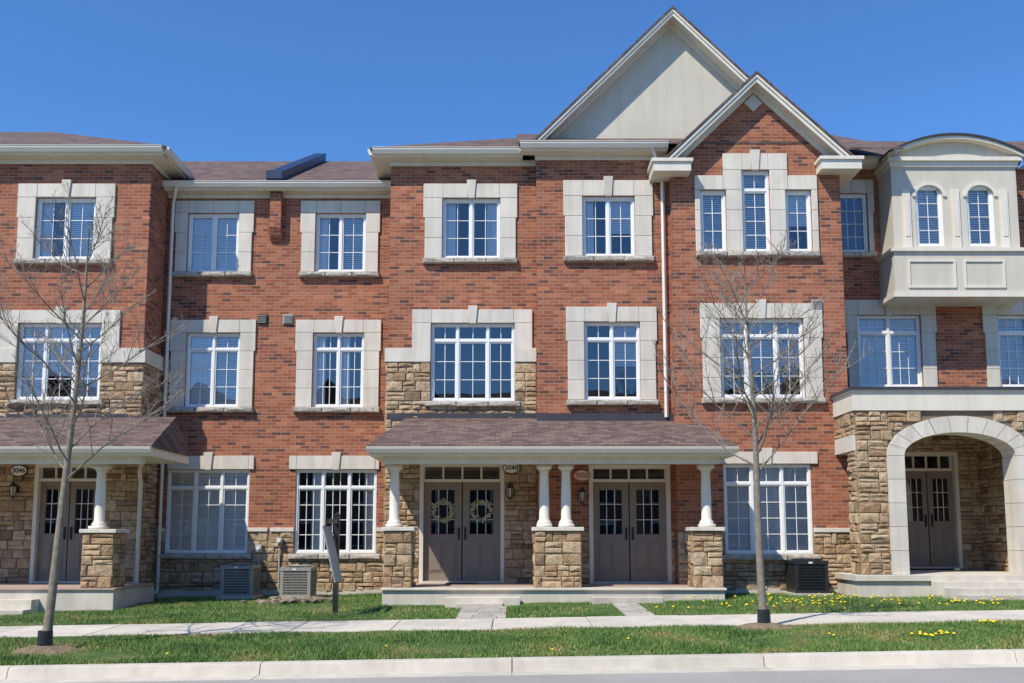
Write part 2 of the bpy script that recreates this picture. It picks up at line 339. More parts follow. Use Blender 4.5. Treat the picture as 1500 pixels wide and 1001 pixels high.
# ------------------------------------------------------------------ eave pieces
def gutter(H,x0,x1,Ye,z):
    b=B(H,'gutters','gutter')
    prismx(b,[(Ye,z-.13),(Ye-.075,z-.13),(Ye-.12,z-.05),(Ye-.12,z-.012),(Ye-.135,z-.010),(Ye-.135,z),(Ye,z)],x0,x1)
def eave(H,x0,x1,Yw,zt,oh=.3,zf=.2):
    t=B(H,'eave_trim','trim_cream')
    box(t,x0,x1,Yw-oh,Yw-oh+.03,zt-.17,zt)
    box(t,x0,x1,Yw-oh+.03,Yw-.03,zt-.165,zt-.145)
    gutter(H,x0,x1,Yw-oh-.001,zt+.005)
def door_unit(H,px0,px1,pyt,pym,pyb,Y,z_floor,wreath=False):
    x0,x1=X(px0,780,Y),X(px1,780,Y); z1=Z(pyt,Y); zm=Z(pym,Y); z0=z_floor+.05
    fr=B(H,'door_frame','trim_cream'); lf=B(H,'door_leaves','taupe_door'); gb=B(H,'door_glass','glass'); wf=B(H,'door_grilles','door_grille'); bk=B(H,'door_hardware','black_metal')
    j=.085
    box(fr,x0-j,x0,Y-.03,Y+.2,z_floor,z1+j); box(fr,x1,x1+j,Y-.03,Y+.2,z_floor,z1+j); box(fr,x0,x1,Y-.03,Y+.2,z1,z1+j)
    box(fr,x0,x1,Y+.03,Y+.2,zm+.0,zm+.06)
    box(B(H,'threshold','concrete'),x0,x1,Y-.05,Y+.2,z_floor+.002,z_floor+.045)
    n=4
    for i in range(n):
        a=x0+(x1-x0)*i/n; c=x0+(x1-x0)*(i+1)/n
        box(fr,a,a+.02,Y+.08,Y+.13,zm+.06,z1); box(fr,c-.02,c,Y+.08,Y+.13,zm+.06,z1)
        gb.add([(a+.02,Y+.12,zm+.06),(c-.02,Y+.12,zm+.06),(c-.02,Y+.121,z1),(a+.02,Y+.121,z1)],[(0,1,2,3)])
    yl=Y+.1; cx=(x0+x1)/2
    for s,(a,c) in enumerate(((x0+.004,cx-.012),(cx+.012,x1-.004))):
        w=c-a; h=zm-z0
        g0,g1=a+w*.16,c-w*.16; gz0,gz1=z0+h*.46,z0+h*.93
        for q in ((a,g0,z0,zm),(g1,c,z0,zm),(g0,g1,z0,gz0),(g0,g1,gz1,zm)): box(lf,q[0],q[1],yl,yl+.045,q[2],q[3])
        gb.add([(g0,yl+.03,gz0),(g1,yl+.03,gz0),(g1,yl+.03,gz1),(g0,yl+.03,gz1)],[(0,1,2,3)])
        m=.022
        for q in ((g0,g1,gz0,gz0+m),(g0,g1,gz1-m,gz1),(g0,g0+m,gz0+m,gz1-m),(g1-m,g1,gz0+m,gz1-m)): box(lf,q[0],q[1],yl-.012,yl+.029,q[2],q[3])
        for i in (1,2):
            u=g0+(g1-g0)*i/3; box(wf,u-.008,u+.008,yl+.016,yl+.026,gz0+m,gz1-m)
            v=gz0+(gz1-gz0)*i/3; box(wf,g0+m,g1-m,yl+.014,yl+.024,v-.008,v+.008)
        for k in range(2):
            pa=a+w*(.14+.38*k); pc=pa+w*.34; pz0,pz1=z0+h*.09,z0+h*.39
            box(lf,pa,pc,yl-.012,yl-.0005,pz0,pz1); box(lf,pa+.035,pc-.035,yl-.024,yl-.0122,pz0+.035,pz1-.035)
        hx=cx-.07 if s==0 else cx+.07
        box(bk,hx-.022,hx+.022,yl-.014,yl-.0005,z0+h*.41,z0+h*.54)
        tube(bk,[(hx,yl-.01,z0+h*.42),(hx,yl-.06,z0+h*.44),(hx,yl-.06,z0+h*.51),(hx,yl-.01,z0+h*.53)],[.009]*4,6)
        if wreath:
            wb=B(H,'wreaths','wreath'); wx=(g0+g1)/2; wz=(gz0+gz1)/2+.02
            for i in range(420):
                t=random.uniform(0,2*math.pi); rr=random.gauss(.2,.024); q=Vector((wx+rr*math.cos(t),yl-.03+random.uniform(-.03,.015),wz+rr*math.sin(t)))
                d=Vector((random.gauss(0,1),random.gauss(0,.4),random.gauss(0,1))).normalized()*.028; e=d.cross(Vector((random.gauss(0,.4),1,random.gauss(0,.4)))).normalized()*.010
                wb.add([q-d,q+e,q+d,q-e],[(0,1,2,3)])
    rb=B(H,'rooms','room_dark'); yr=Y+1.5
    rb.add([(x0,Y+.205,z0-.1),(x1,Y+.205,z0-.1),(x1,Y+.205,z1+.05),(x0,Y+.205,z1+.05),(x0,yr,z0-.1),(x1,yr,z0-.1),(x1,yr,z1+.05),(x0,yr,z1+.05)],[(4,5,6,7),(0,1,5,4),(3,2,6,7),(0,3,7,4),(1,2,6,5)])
    return (x0-j,x1+j,z_floor-.3,z1+j)
def post(H,cx,cy,z0,z1,r=.1):
    b=B(H,'porch_posts','post_cream')
    box(b,cx-.15,cx+.15,cy-.15,cy+.15,z0,z0+.06); box(b,cx-.15,cx+.15,cy-.15,cy+.15,z1-.07,z1)
    pr=[(.0,.135),(.03,.145),(.06,.12),(.09,r),(.5,r),(.93,r*.86),(.94,r*1.05),(.96,r*.9),(.98,.13),(1,.135)]
    hs=z1-z0-.13; tube(b,[(cx,cy,z0+.06+k*hs) for k,_ in pr],[q for _,q in pr],24)
def pier(H,x0,x1,y0,y1,z0,z1):
    m=B(H,'pier_core','stone_mortar'); s=B(H,'pier_stones','tan_stone'); e=.03
    box(m,x0+e,x1-e,y0+e,y1-e,z0,z1)
    stones(s,x0,x1,z0,z1,fnF(y0+e)); stones(s,y0+e,y1,z0,z1,fnL(x0+e)); stones(s,y0+e,y1,z0,z1,fnR(x1-e))
    c=B(H,'pier_caps','precast'); box(c,x0-.05,x1+.05,y0-.05,y1+.05,z1+.002,z1+.075)
def plaque(H,px,py,Y,text,mat='plaque_white'):
    x,z=P(px,py,Y); n=32; b=B(H,'number_plaque','black_metal' if mat=='plaque_white' else 'rim_red'); a,c=.185,.125
    prism(b,[(x+a*math.cos(2*math.pi*i/n),z+c*math.sin(2*math.pi*i/n)) for i in range(n)],Y-.075,Y-.0)
    b=B(H,'number_plaque_face',mat)
    prism(b,[(x+(a-.018)*math.cos(2*math.pi*i/n),z+(c-.018)*math.sin(2*math.pi*i/n)) for i in range(n)],Y-.081,Y-.0752)
    cu=bpy.data.curves.new('house_number','FONT'); cu.body=text; cu.size=.145; cu.align_x='CENTER'; cu.align_y='CENTER'; cu.extrude=.002; cu.offset=.002
    o=bpy.data.objects.new('house_number',cu); bpy.context.collection.objects.link(o); o.location=(x,Y-.085,z); o.rotation_euler=(rad(90),0,0); cu.materials.append(MATS['number_black' if mat=='plaque_white' else 'rim_red']); H.extra.append(o)
def lantern(H,px,py,Y):
    x,z=P(px,py,Y); b=B(H,'wall_lantern','black_metal'); g=B(H,'lantern_glass','lamp_glass')
    box(b,x-.05,x+.05,Y-.07,Y,z-.09,z+.05); tube(b,[(x,Y-.06,z-.02),(x,Y-.13,z+.06),(x,Y-.17,z+.1)],[.012]*3,6)
    yc=Y-.17
    tube(g,[(x,yc,z-.16),(x,yc,z+.03)],[.05,.075],6)
    tube(b,[(x,yc,z+.03),(x,yc,z+.07),(x,yc,z+.15)],[.1,.07,.012],6); tube(b,[(x,yc,z-.23),(x,yc,z-.16)],[.015,.06],6)
    for k in range(6):
        t=math.pi/3*k; tube(b,[(x+.052*math.cos(t),yc+.052*math.sin(t),z-.16),(x+.077*math.cos(t),yc+.077*math.sin(t),z+.03)],[.009,.009],4)
def downspout(H,pts,w=.045):
    tube(B(H,'downspout','gutter'),pts,[w]*len(pts),4)
# ------------------------------------------------------------------ ground profile
SL=.016
def gz(x,y):
    xs=np.clip(x,-40,40)
    base=np.interp(y,[-400,11.6,11.8,14.3,15.75,21,60,400],[.0,.0,.13,.22,.25,.34,.34,.3])
    return base+SL*xs
def gzf(x,y): return float(gz(np.array(x),np.array(y)))
YC=20.6; YA=20.6; YB=21.7; YD=20.35; YE=20.0; YF=21.5
FLOOR=Z(862,18.6)
hA=new('brick_townhouse'); hC=new('brick_townhouse'); hE=new('brick_townhouse'); hF=new('brick_townhouse')
xA=X(211,500,YA); xA0=X(-330,500,YA)
xC0=X(570,430,YC); xCD=X(786,430,YD); xE0=X(986,420,YE); xE1=X(1236,420,YE); xFW=X(404,400,YB)
ZB=-.3
# ======================= A : left projecting unit
wA=[]; h=window(hA,52,290,140,380,YA,(1,1),(2,3),0,'lb'); wA.append(h); surround(hA,h,YA,X(25,330,YA),X(168,330,YA),Z(270,YA))
h=window(hA,25,474,148,586,YA,(1,1.15,1),(2,3),.2,'bhb'); wA.append(h); surround(hA,h,YA,X(0,500,YA),X(176,500,YA),Z(455,YA),earz=Z(512,YA))
h=window(hA,-200,290,-110,380,YA,(1,1),(2,3),0,'bb'); wA.append(h); surround(hA,h,YA,X(-228,330,YA),X(-82,330,YA),Z(270,YA))
h=window(hA,-215,474,-95,586,YA,(1,1.15,1),(2,3),.2,'bbb'); wA.append(h); surround(hA,h,YA,X(-240,500,YA),X(-70,500,YA),Z(455,YA),earz=Z(512,YA))
dA=door_unit(hA,53,140,685,705,848,YA,FLOOR)
zEA=Z(216,YA-.3); zwA=zEA-.14; zb1=Z(532,YA); zb0=Z(511,YA)
bk=B(hA,'brick_walls','red_brick')
wall(bk,xA0,xA,zb1,zwA,YA,wA); sidewall(bk,xA,YA,YB+.3,zb1,zwA)
mo=B(hA,'stone_backing','stone_mortar'); st=B(hA,'stone_veneer','tan_stone')
wall(mo,xA0,xA,ZB,zb1,YA,wA+[dA]); sidewall(mo,xA,YA,YB+.3,ZB,zb1)
stones(st,xA0,xA+.03,gzf(-8,20),zb1-.0,fnF(YA),wA+[dA]); stones(st,YA,YB,gzf(-8,20),zb1,fnR(xA))
pc=B(hA,'stone_band','precast')
def band(b,x0,x1,z0,z1,Y,holes,p=.07):
    iv=[(x0,x1)]
    for h in holes:
        if h[2]<z1 and h[3]>z0:
            nv=[]
            for s,e in iv:
                if h[1]<=s or h[0]>=e: nv.append((s,e)); continue
                if h[0]>s: nv.append((s,h[0]))
                if h[1]<e: nv.append((h[1],e))
            iv=nv
    for s,e in iv:
        n=max(1,round((e-s)/.75))
        for i in range(n): box(b,s+(e-s)*i/n+.002,s+(e-s)*(i+1)/n-.002,Y-p,Y-.003,z0,z1)
band(pc,xA0,xA+.07,zb1,zb0,YA,wA); box(pc,xA+.003,xA+.07,YA,YB-.01,zb1,zb0)
xEA=xA+.36
eave(hA,xA0,xEA,YA,zEA); t=B(hA,'eave_trim','trim_cream')
box(t,xEA-.03,xEA,YA-.27,YB+.2,zEA-.17,zEA); box(t,xA-.02,xEA-.03,YA-.03,YB+.2,zEA-.165,zEA-.145)
prism(B(hA,'gutters','gutter'),[(xEA+.001,zEA-.13),(xEA+.08,zEA-.13),(xEA+.12,zEA-.04),(xEA+.13,zEA+.005),(xEA+.001,zEA+.005)],YA-.3,YB+.2)
band(B(hA,'frieze','trim_cream'),xA0,xA+.03,zwA-.13,zwA,YA,[],.035); box(t,xA+.003,xA+.035,YA,YB,zwA-.13,zwA)
def hip(H,x0,x1,Ye,ze,k=.5,run=5,left=False,right=False,back=5):
    b=B(H,'roof','shingles'); yr=Ye+run; zr=ze+k*run
    a0,a1=(x0+run if left else x0),(x1-run if right else x1)
    slab(b,[(x0,Ye-.06,ze-.02),(x1,Ye-.06,ze-.02),(a1,yr,zr),(a0,yr,zr)],.05)
    yb2=yr+back
    slab(b,[(a0,yr,zr),(a1,yr,zr),(x1,yb2,ze-.02),(x0,yb2,ze-.02)],.05)
    if left: slab(b,[(x0,Ye-.06,ze-.02),(a0,yr,zr),(x0,yb2,ze-.02)],.05)
    if right: slab(b,[(x1,Ye-.06,ze-.02),(x1,yb2,ze-.02),(a1,yr,zr)],.05)
hip(hA,xA0,xEA+.06,YA-.33,zEA+.03,right=True)
def porch_roof(H,x0,x1,Ye,ze,Yw,zw,hipL,hipR):
    b=B(H,'porch_roof','shingles')
    a0=x0+(hipL or 0); a1=x1-(hipR or 0)
    slab(b,[(x0,Ye,ze),(x1,Ye,ze),(a1,Yw,zw),(a0,Yw,zw)],.04)
    if hipL: slab(b,[(x0,Ye,ze),(a0,Yw,zw),(x0,Yw,ze)],.04)
    if hipR: slab(b,[(x1,Ye,ze),(x1,Yw,ze),(a1,Yw,zw)],.04)
    t=B(H,'porch_fascia','trim_cream')
    box(t,x0+.04,x1-.04,Ye+.06,Ye+.09,ze-.2,ze-.035)
    if hipL: box(t,x0+.04,x0+.07,Ye+.09,Yw,ze-.2,ze-.035)
    if hipR: box(t,x1-.07,x1-.04,Ye+.09,Yw,ze-.2,ze-.035)
    box(t,x0+.07,x1-.07,Ye+.09,Yw-.06,ze-.2,ze-.18)
    g=B(H,'porch_gutter','gutter'); z=ze-.03
    prismx(g,[(Ye+.059,z-.12),(Ye-.02,z-.12),(Ye-.06,z-.05),(Ye-.075,z),(Ye+.059,z)],x0-.0,x1+.0)
    box(t,x0+.3,x1-.3,Ye+.28,Ye+.48,ze-.34,ze-.2)
YP=18.35; zPe=Z(652,YP); zPw=Z(611,YC)
xpr=X(222,655,YP)
porch_roof(hA,X(-300,655,YP),xpr,YP,zPe,YA,zPw,None,.35)
box(B(hA,'roof_flashing','flash_dark'),xA0,xA,YA-.055,YA-.005,zPw-.02,zPw+.06)
cc=B(hA,'porch_slab','concrete'); xs1=X(166,880,18.6)
box(cc,X(-330,870,18.6),xs1,18.6,YA+.1,ZB-.2,FLOOR-.03); box(B(hA,'porch_floor','porch_floor'),X(-330,870,18.6),xs1+.03,18.56,YA,FLOOR-.0299,FLOOR)
x0=X(119,820,18.75); pier(hA,x0,x0+.62,18.75,19.35,FLOOR,Z(781,18.75))
post(hA,X(146,720,19),19.05,Z(781,18.75)+.077,zPe-.34)
for k in range(2): box(cc,X(-60,890,18),X(34,890,18),18.6-.3*(k+1),18.6-.3*k-.002,-.3,FLOOR-.03-.17*(k+1))
plaque(hA,30,690,YA-.03,'3046'); lantern(hA,25,716,YA-.03)
# ======================= B : recessed
wBl=[];wBr=[]
h=window(hA,275,313,350,399,YB,(1,1),(2,3),0,'bb'); wBl.append(h); surround(hA,h,YB,X(256,350,YB),X(372,350,YB),Z(295,YB),key=False)
h=window(hA,272,488,351,597,YB,(1,1),(2,3),.2,'bb'); wBl.append(h); surround(hA,h,YB,X(248,540,YB),X(374,540,YB),Z(469,YB))
h=window(hA,243,688,364,811,YB,(1,1,1),(2,4),.2,'bbb'); wBl.append(h); surround(hA,h,YB,X(246,678,YB),X(373,678,YB),Z(668,YB),sides=False)
h=window(hC,462,313,536,399,YB,(1,1),(2,3),0,'lb'); wBr.append(h); surround(hC,h,YB,X(440,350,YB),X(557,350,YB),Z(295,YB),key=False)
h=window(hC,458,488,533,597,YB,(1,1),(3,3),.2,'ll'); wBr.append(h); surround(hC,h,YB,X(432,540,YB),X(558,540,YB),Z(469,YB))
h=window(hC,432,688,551,811,YB,(1,1,1),(3,4),.2,'rnr'); wBr.append(h); surround(hC,h,YB,X(424,678,YB),X(556,678,YB),Z(668,YB),sides=False)
zEB=Z(268,YB-.3); zwB=zEB-.14; zs=Z(779,YB)
xBr=xC0+.01
for H,a,c,w in ((hA,xA,xFW,wBl),(hC,xFW,xBr,wBr)):
    wall(B(H,'brick_walls','red_brick'),a,c,zs,zwB,YB,w); wall(B(H,'stone_backing','stone_mortar'),a,c,ZB,zs,YB,w)
    stones(B(H,'stone_veneer','tan_stone'),a,c,gzf(-5,21.6)+.1,zs,fnF(YB),w); band(B(H,'stone_band','precast'),a+.05,c-.005,zs,zs+.09,YB,w)
    box(B(H,'foundation','concrete'),a,c,YB-.035,YB-.001,ZB,gzf(-5,21.6)+.14)
    band(B(H,'frieze','trim_cream'),a,c,zwB-.13,zwB,YB,[],.035)
eave(hA,xA,xFW-.001,YB,zEB); eave(hC,xFW+.001,xC0,YB,zEB)
hip(hA,xA-2,xFW,YB-.33,zEB+.03); hip(hC,xFW+.001,xC0+4,YB-.33,zEB+.03)
bb=B(hA,'brick_walls','red_brick')
zz=Z(352,YB-.2); cw=.13
prismx(bb,[(YB-.001,zz),(YB-.06,zz+.04),(YB-.13,zz+.14),(YB-.2,zz+.3),(YB-.2,zwB+.02),(YB-.36,zwB+.1),(YB-.40,zEB+.1),(YB-.001,zEB+.1)],xFW-cw,xFW+cw)
pp=B(hA,'parapet_cap','flash_blue'); Ye=YB-.42; zz=zEB
prismx(pp,[(Ye,zz-.04),(Ye,zz+.22),(Ye+5.1,zz+.22+2.55),(Ye+5.1,zz+2.0),(Ye+.3,zz-.04)],xFW-cw-.03,xFW+cw+.03)
box(pp,xFW-cw-.05,xFW+cw+.05,Ye-.03,Ye+.12,zz+.05,zz+.25)
downspout(hA,[(xA+.3,YB-.35,zEB-.1),(xA+.16,YB-.12,zEB-.4),(xA+.14,YB-.09,zEB-.6),(xA+.14,YB-.09,.4),(xA+.14,YB-.25,.32)])
downspout(hA,[(xpr-.1,YP+.05,zPe-.12),(xA+.1,YA-.2,zPe-.35),(xA+.1,YA-.1,zPe-.6),(xA+.1,YA-.1,.35)])
for (px,py,Y,H) in ((422,468,YB,hC),(385,468,YB,hA),(1196,447,YE,hE)):
    x,z=P(px,py,Y); b=B(H,'wall_vents','ac_dark' if px==385 else 'grey_box'); box(b,x-.11,x+.11,Y-.04,Y-.001,z-.11,z+.11)
    b=B(H,'vent_louvres','ac_metal')
    for k in range(4): box(b,x-.09,x+.09,Y-.065,Y-.041,z-.09+k*.05,z-.07+k*.05)
# ======================= C
wC=[]
h=window(hC,648,291,733,379,YC,(1,1),(2,3),0,'lr'); wC.append(h); surround(hC,h,YC,X(620,330,YC),X(758,330,YC),Z(270,YC))
h=window(hC,631,474,754,588,YC,(1,1.2,1),(2,3),.2,'nnn'); wC.append(h); surround(hC,h,YC,X(604,465,YC),X(780,465,YC),Z(454,YC),earz=Z(511,YC))
dC=door_unit(hC,620,733,684,706,848,YC,FLOOR,wreath=True)
zEC=Z(219,YC-.3); zwC=zEC-.14; zc1=Z(531,YC); zc0=Z(511,YC)
bk=B(hC,'brick_walls','red_brick'); wall(bk,xC0,xCD,zc1,zwC,YC,wC)
sidewall(bk,xC0,YC,YB+.2,zc1,zwC)
mo=B(hC,'stone_backing','stone_mortar'); st=B(hC,'stone_veneer','tan_stone')
wall(mo,xC0,xCD,ZB,zc1,YC,wC+[dC]); sidewall(mo,xC0,YC,YB+.2,ZB,zc1)
stones(st,xC0-.03,xCD,FLOOR-.3,zc1,fnF(YC),wC+[dC]); stones(st,YC,YB,gzf(-2,21),zc1,fnL(xC0))
band(B(hC,'stone_band','precast'),xC0-.07,xCD,zc1,zc0,YC,wC); box(B(hC,'stone_band','precast'),xC0-.07,xC0-.003,YC,YB-.06,zc1,zc0)
xEC=xC0-.36
eave(hC,xEC,xCD-.3,YC,zEC); t=B(hC,'eave_trim','trim_cream')
box(t,xEC,xEC+.03,YC-.27,YB+.2,zEC-.17,zEC); box(t,xEC+.03,xC0+.02,YC-.03,YB+.2,zEC-.165,zEC-.145)
prism(B(hC,'gutters','gutter'),[(xEC-.001,zEC-.13),(xEC-.08,zEC-.13),(xEC-.12,zEC-.04),(xEC-.13,zEC+.005),(xEC-.001,zEC+.005)],YC-.3,YB+.2)
band(B(hC,'frieze','trim_cream'),xC0-.03,xCD,zwC-.13,zwC,YC,[],.035); box(t,xC0-.035,xC0-.003,YC,YB,zwC-.13,zwC)
hip(hC,xEC-.06,xE1+1.5,YC-.33,zEC+.03,left=True)
# ======================= D + E
wD=[]
h=window(hE,853,288,930,376,YD,(1,1),(2,3),0,'lh'); wD.append(h); surround(hE,h,YD,X(825,330,YD),X(957,330,YD),Z(265,YD))
h=window(hE,856,472,938,586,YD,(1,1),(2,3),.2,'nh'); wD.append(h); surround(hE,h,YD,X(829,530,YD),X(963,530,YD),Z(450,YD))
dD=door_unit(hE,869,977,687,706,848,YD,FLOOR)
zED=Z(210,YD-.3); zwD=zED-.14
bk=B(hE,'brick_walls','red_brick'); wall(bk,xCD,xE0,FLOOR-.4,zwD,YD,wD+[dD]); sidewall(bk,xCD,YD,YC,FLOOR-.4,zwD)
eave(hE,xCD-.36,xE0-.05,YD,zED)
t=B(hE,'eave_trim','trim_cream'); box(t,xCD-.36,xCD-.33,YD-.27,YC+.3,zED-.17,zED)
band(B(hE,'frieze','trim_cream'),xCD-.03,xE0,zwD-.13,zwD,YD,[],.035)
b=B(hE,'roof','shingles'); slab(b,[(xCD-.42,YD-.36,zED+.01),(xE1,YD-.36,zED+.01),(xE1,YD+2.5,zED+1.43),(xCD-.42,YD+2.5,zED+1.43)],.05)
wE=[]
hc=window(hE,1087,250,1128,369,YE,(1,),(2,4),.22,'b'); h1=window(hE,1026,279,1064,369,YE,(1,),(2,3),0,'b'); h2=window(hE,1151,279,1189,369,YE,(1,),(2,3),0,'h')
wE+=[hc,h1,h2]
sb=B(hE,'window_surrounds','precast'); jb=B(hE,'surround_joints','precast_joint')
def blk(a,c,d,e,p=.05): box(sb,a+.004,c-.004,YE-p,YE-.002,d+.004,e-.004)
oL,oR=X(1018,320,YE),X(1198,320,YE); cL,cR=X(1060,320,YE),X(1155,320,YE); z0=hc[2]; zt=Z(226,YE); zt1=Z(258,YE)
cx=(hc[0]+hc[1])/2; zl=h1[3]
for a,c in ((cL,hc[0]+.02),(hc[0]+.02,cx-.085),(cx+.085,hc[1]-.02),(hc[1]-.02,cR)): blk(a,c,hc[3],zt)
box(jb,cL+.01,cR-.01,YE-.042,YE-.001,hc[3],zt-.01); keystone(sb,cx,hc[3]-.01,zt+.07,YE)
for i in range(3):
    d=z0+(zl-z0)*i/3; e=z0+(zl-z0)*(i+1)/3
    blk(h1[1],hc[0],d,e); blk(hc[1],h2[0],d,e); blk(oL,h1[0],d,e); blk(h2[1],oR,d,e)
blk(cL,hc[0],zl,hc[3]); blk(hc[1],cR,zl,hc[3]); blk(oL,cL,zl,zt1); blk(cR,oR,zl,zt1)
box(jb,h1[1]+.01,hc[0]-.01,YE-.042,YE-.001,z0,hc[3]-.001); box(jb,hc[1]+.01,h2[0]-.01,YE-.042,YE-.001,z0,hc[3]-.001)
for i in range(4): stone1(B(hE,'window_sills','sill_stone'),fnF(YE),oL+(oR-oL)*i/4,oL+(oR-oL)*(i+1)/4,z0-.13,z0-.003,.12,g=.002,ins=.018)
h=window(hE,1055,467,1178,583,YE,(1,1.15,1),(2,3),.2,'hhh'); wE.append(h); surround(hE,h,YE,X(1026,520,YE),X(1206,520,YE),Z(445,YE))
h=window(hE,1061,680,1190,812,YE,(1,1.1,1),(2,4),.2,'bbb'); wE.append(h); surround(hE,h,YE,X(1050,672,YE),X(1197,672,YE),Z(662,YE),sides=False)
zEE=Z(232,YE); zse=Z(780,YE)
wall(bk,xE0,xE1,zse,zEE,YE,wE); sidewall(bk,xE1,YE,YF+.3,zse,zEE); sidewall(bk,xE0,YE,YD,FLOOR-.4,zEE)
wall(B(hE,'stone_backing','stone_mortar'),xE0,xE1,ZB,zse,YE,wE); stones(B(hE,'stone_veneer','tan_stone'),xE0,xE1+.03,gzf(5,20)+.08,zse,fnF(YE),wE)
band(B(hE,'stone_band','precast'),X(1040,776,YE),xE1+.07,zse,zse+.09,YE,wE); box(B(hE,'foundation','concrete'),xE0,xE1,YE-.035,YE-.001,ZB,gzf(5,20)+.12)
YR=YE-.35
pk=P(1108,105,YR); lf=P(974,232,YR); rt=P(1249,229,YR)
pk=((lf[0]+rt[0])/2,pk[1])
def rz(x):
    if x<pk[0]: return lf[1]+(pk[1]-lf[1])*(x-lf[0])/(pk[0]-lf[0])
    return rt[1]+(pk[1]-rt[1])*(rt[0]-x)/(rt[0]-pk[0])
off=.22
xs=[xE0,cL,pk[0],cR,xE1]
def colq(b,a,c,zb,Y):
    b.add([(a,Y,zb),(c,Y,zb),(c,Y,max(zb+.001,rz(c)-off)),(a,Y,max(zb+.001,rz(a)-off))],[(0,1,2,3)])
for a,c in zip(xs[:-1],xs[1:]): colq(bk,a,c,zEE,YE)
t=B(hE,'gable_rake','trim_cream'); sh=B(hE,'roof','shingles')
def rake(t,L,Pk,Rr,Y0,Y1,th,Yw,sh,ext,thk=.06):
    for S in (L,Rr):
        def pr(pts,a,c):
            if S[0]<Pk[0]: pts=pts[::-1]
            prism(t,pts,a,c)
        pr([(S[0],S[1]-thk),(Pk[0],Pk[1]-thk),(Pk[0],Pk[1]-thk-th),(S[0],S[1]-thk-th)],Y0,Y0+.035)
        dz=.03; pr([(S[0],S[1]-thk-th+dz+.02),(Pk[0],Pk[1]-thk-th+dz+.02),(Pk[0],Pk[1]-thk-th+dz),(S[0],S[1]-thk-th+dz)],Y0+.036,Yw)
        d=th*.75; pr([(S[0],S[1]-thk-th+dz-.001),(Pk[0],Pk[1]-thk-th+dz-.001),(Pk[0],Pk[1]-thk-th+dz-d),(S[0],S[1]-thk-th+dz-d)],Yw-.045,Yw-.002)
        pr([(S[0],S[1]-thk),(Pk[0],Pk[1]-thk),(Pk[0],Pk[1]-thk-.07),(S[0],S[1]-thk-.07)],Y0-.03,Y0-.001)
        e=.02; slab(sh,[(S[0]-(e if S[0]<Pk[0] else -e),Y0-.05,S[1]),(Pk[0],Y0-.05,Pk[1]+.0),(Pk[0],ext,Pk[1]),(S[0]-(e if S[0]<Pk[0] else -e),ext,S[1])],.055)
rake(t,lf,pk,rt,YR,YE,.17,YE,sh,YE+5)
dx,dz=P(1101,152,YE); dx=pk[0]; prism(B(hE,'gable_accent','precast'),[(dx,dz-.2),(dx+.2,dz),(dx,dz+.2),(dx-.2,dz)],YE-.04,YE-.001)
def ret(a,c,zt,left):
    t=B(hE,'eave_returns','trim_cream'); y2=YE+.4 if left else YE+1.6
    box(t,a,c,YR-.02,y2,zt-.22,zt-.02); box(t,a-.04,c+.04,YR-.06,y2,zt-.0199,zt+.05)
    prismx(B(hE,'roof','shingles'),[(YR-.05,zt+.051),(YE+.0,zt+.051),(YE-.0,zt+.13)],a-.03,c+.03)
ret(X(957,240,YR),X(1012,240,YR),Z(236,YR),True); ret(X(1203,240,YR),X(1262,240,YR),Z(233,YR),False)
YG=21.1; YG0=YG-.4
pk2=P(985,10,YG0); lf2=P(776,212,YG0); rt2=(2*pk2[0]-lf2[0],lf2[1])
stb=B(hE,'gable_stucco','stucco'); stb.add([(lf2[0]+.3,YG,lf2[1]-.4),(rt2[0]-.3,YG,lf2[1]-.4),(rt2[0]-.3,YG,rt2[1]-.0),(pk2[0],YG,pk2[1]-.25),(lf2[0]+.3,YG,lf2[1]-.0)],[(0,1,2,3,4)])
rake(B(hE,'gable_rake','trim_cream'),lf2,pk2,rt2,YG0,YG0,.16,YG,sh,YG+7,.05)
downspout(hE,[(X(953,250,YD),YD-.33,zED-.1),(X(966,275,YD),YD-.12,zED-.55),(X(970,300,YD),YD-.08,zED-.8),(X(970,300,YD),YD-.08,Z(612,YD))])
downspout(hE,[(X(1212,250,YF),YF-.5,Z(245,YF)),(xE1+.1,YF-.1,Z(260,YF)),(xE1+.1,YF-.1,3)])
xPL,xPR=X(537,655,YP),X(1081,655,YP)
porch_roof(hC,xPL,xPR,YP,zPe,YC,Z(612,YC),.5,.5)
box(B(hC,'roof_flashing','flash_dark'),xC0,xCD,YC-.06,YC-.004,Z(616,YC),Z(606,YC)); box(B(hC,'roof_flashing','flash_dark'),xCD,xE0,YD-.05,YD-.002,Z(622,YD),Z(606,YD))
xa,xb=X(560,870,18.6),X(1062,870,18.6)
cc=B(hC,'porch_slab','concrete'); box(cc,xa,xb,18.6,YC+.1,ZB-.2,FLOOR-.04)
box(B(hC,'porch_floor','porch_floor'),xa+.05,xb-.05,18.85,YC,FLOOR-.0399,FLOOR)
box(cc,xa-.03,xb+.03,18.55,18.85,FLOOR-.0398,FLOOR+.004)
for (p0,p1) in ((652,762),(868,972)):
    box(cc,X(p0,885,18.2),X(p1,885,18.2),18.2,18.549,-.3,FLOOR-.15)
    box(cc,X(p0+15,890,17.9),X(p1-25,890,17.9),17.9,18.199,-.3,FLOOR-.24) if p0<700 else None
zpt=Z(778,18.75)
pier(hC,X(562,820,18.75),X(603,820,18.75),18.75,19.35,FLOOR,zpt)
pier(hC,X(783,820,18.75),X(852,820,18.75),18.75,19.35,FLOOR,zpt)
pier(hC,X(1016,820,18.75),X(1059,820,18.75),18.75,19.35,FLOOR,zpt)
for px in (578,797,829,1034): post(hC,X(px,720,19.05),19.05,zpt+.077,zPe-.34)
plaque(hC,749,686,YC-.03,'3048'); lantern(hC,747,718,YC-.03); plaque(hE,852,697,YD,'3050','plaque_pink'); lantern(hE,852,724,YD)
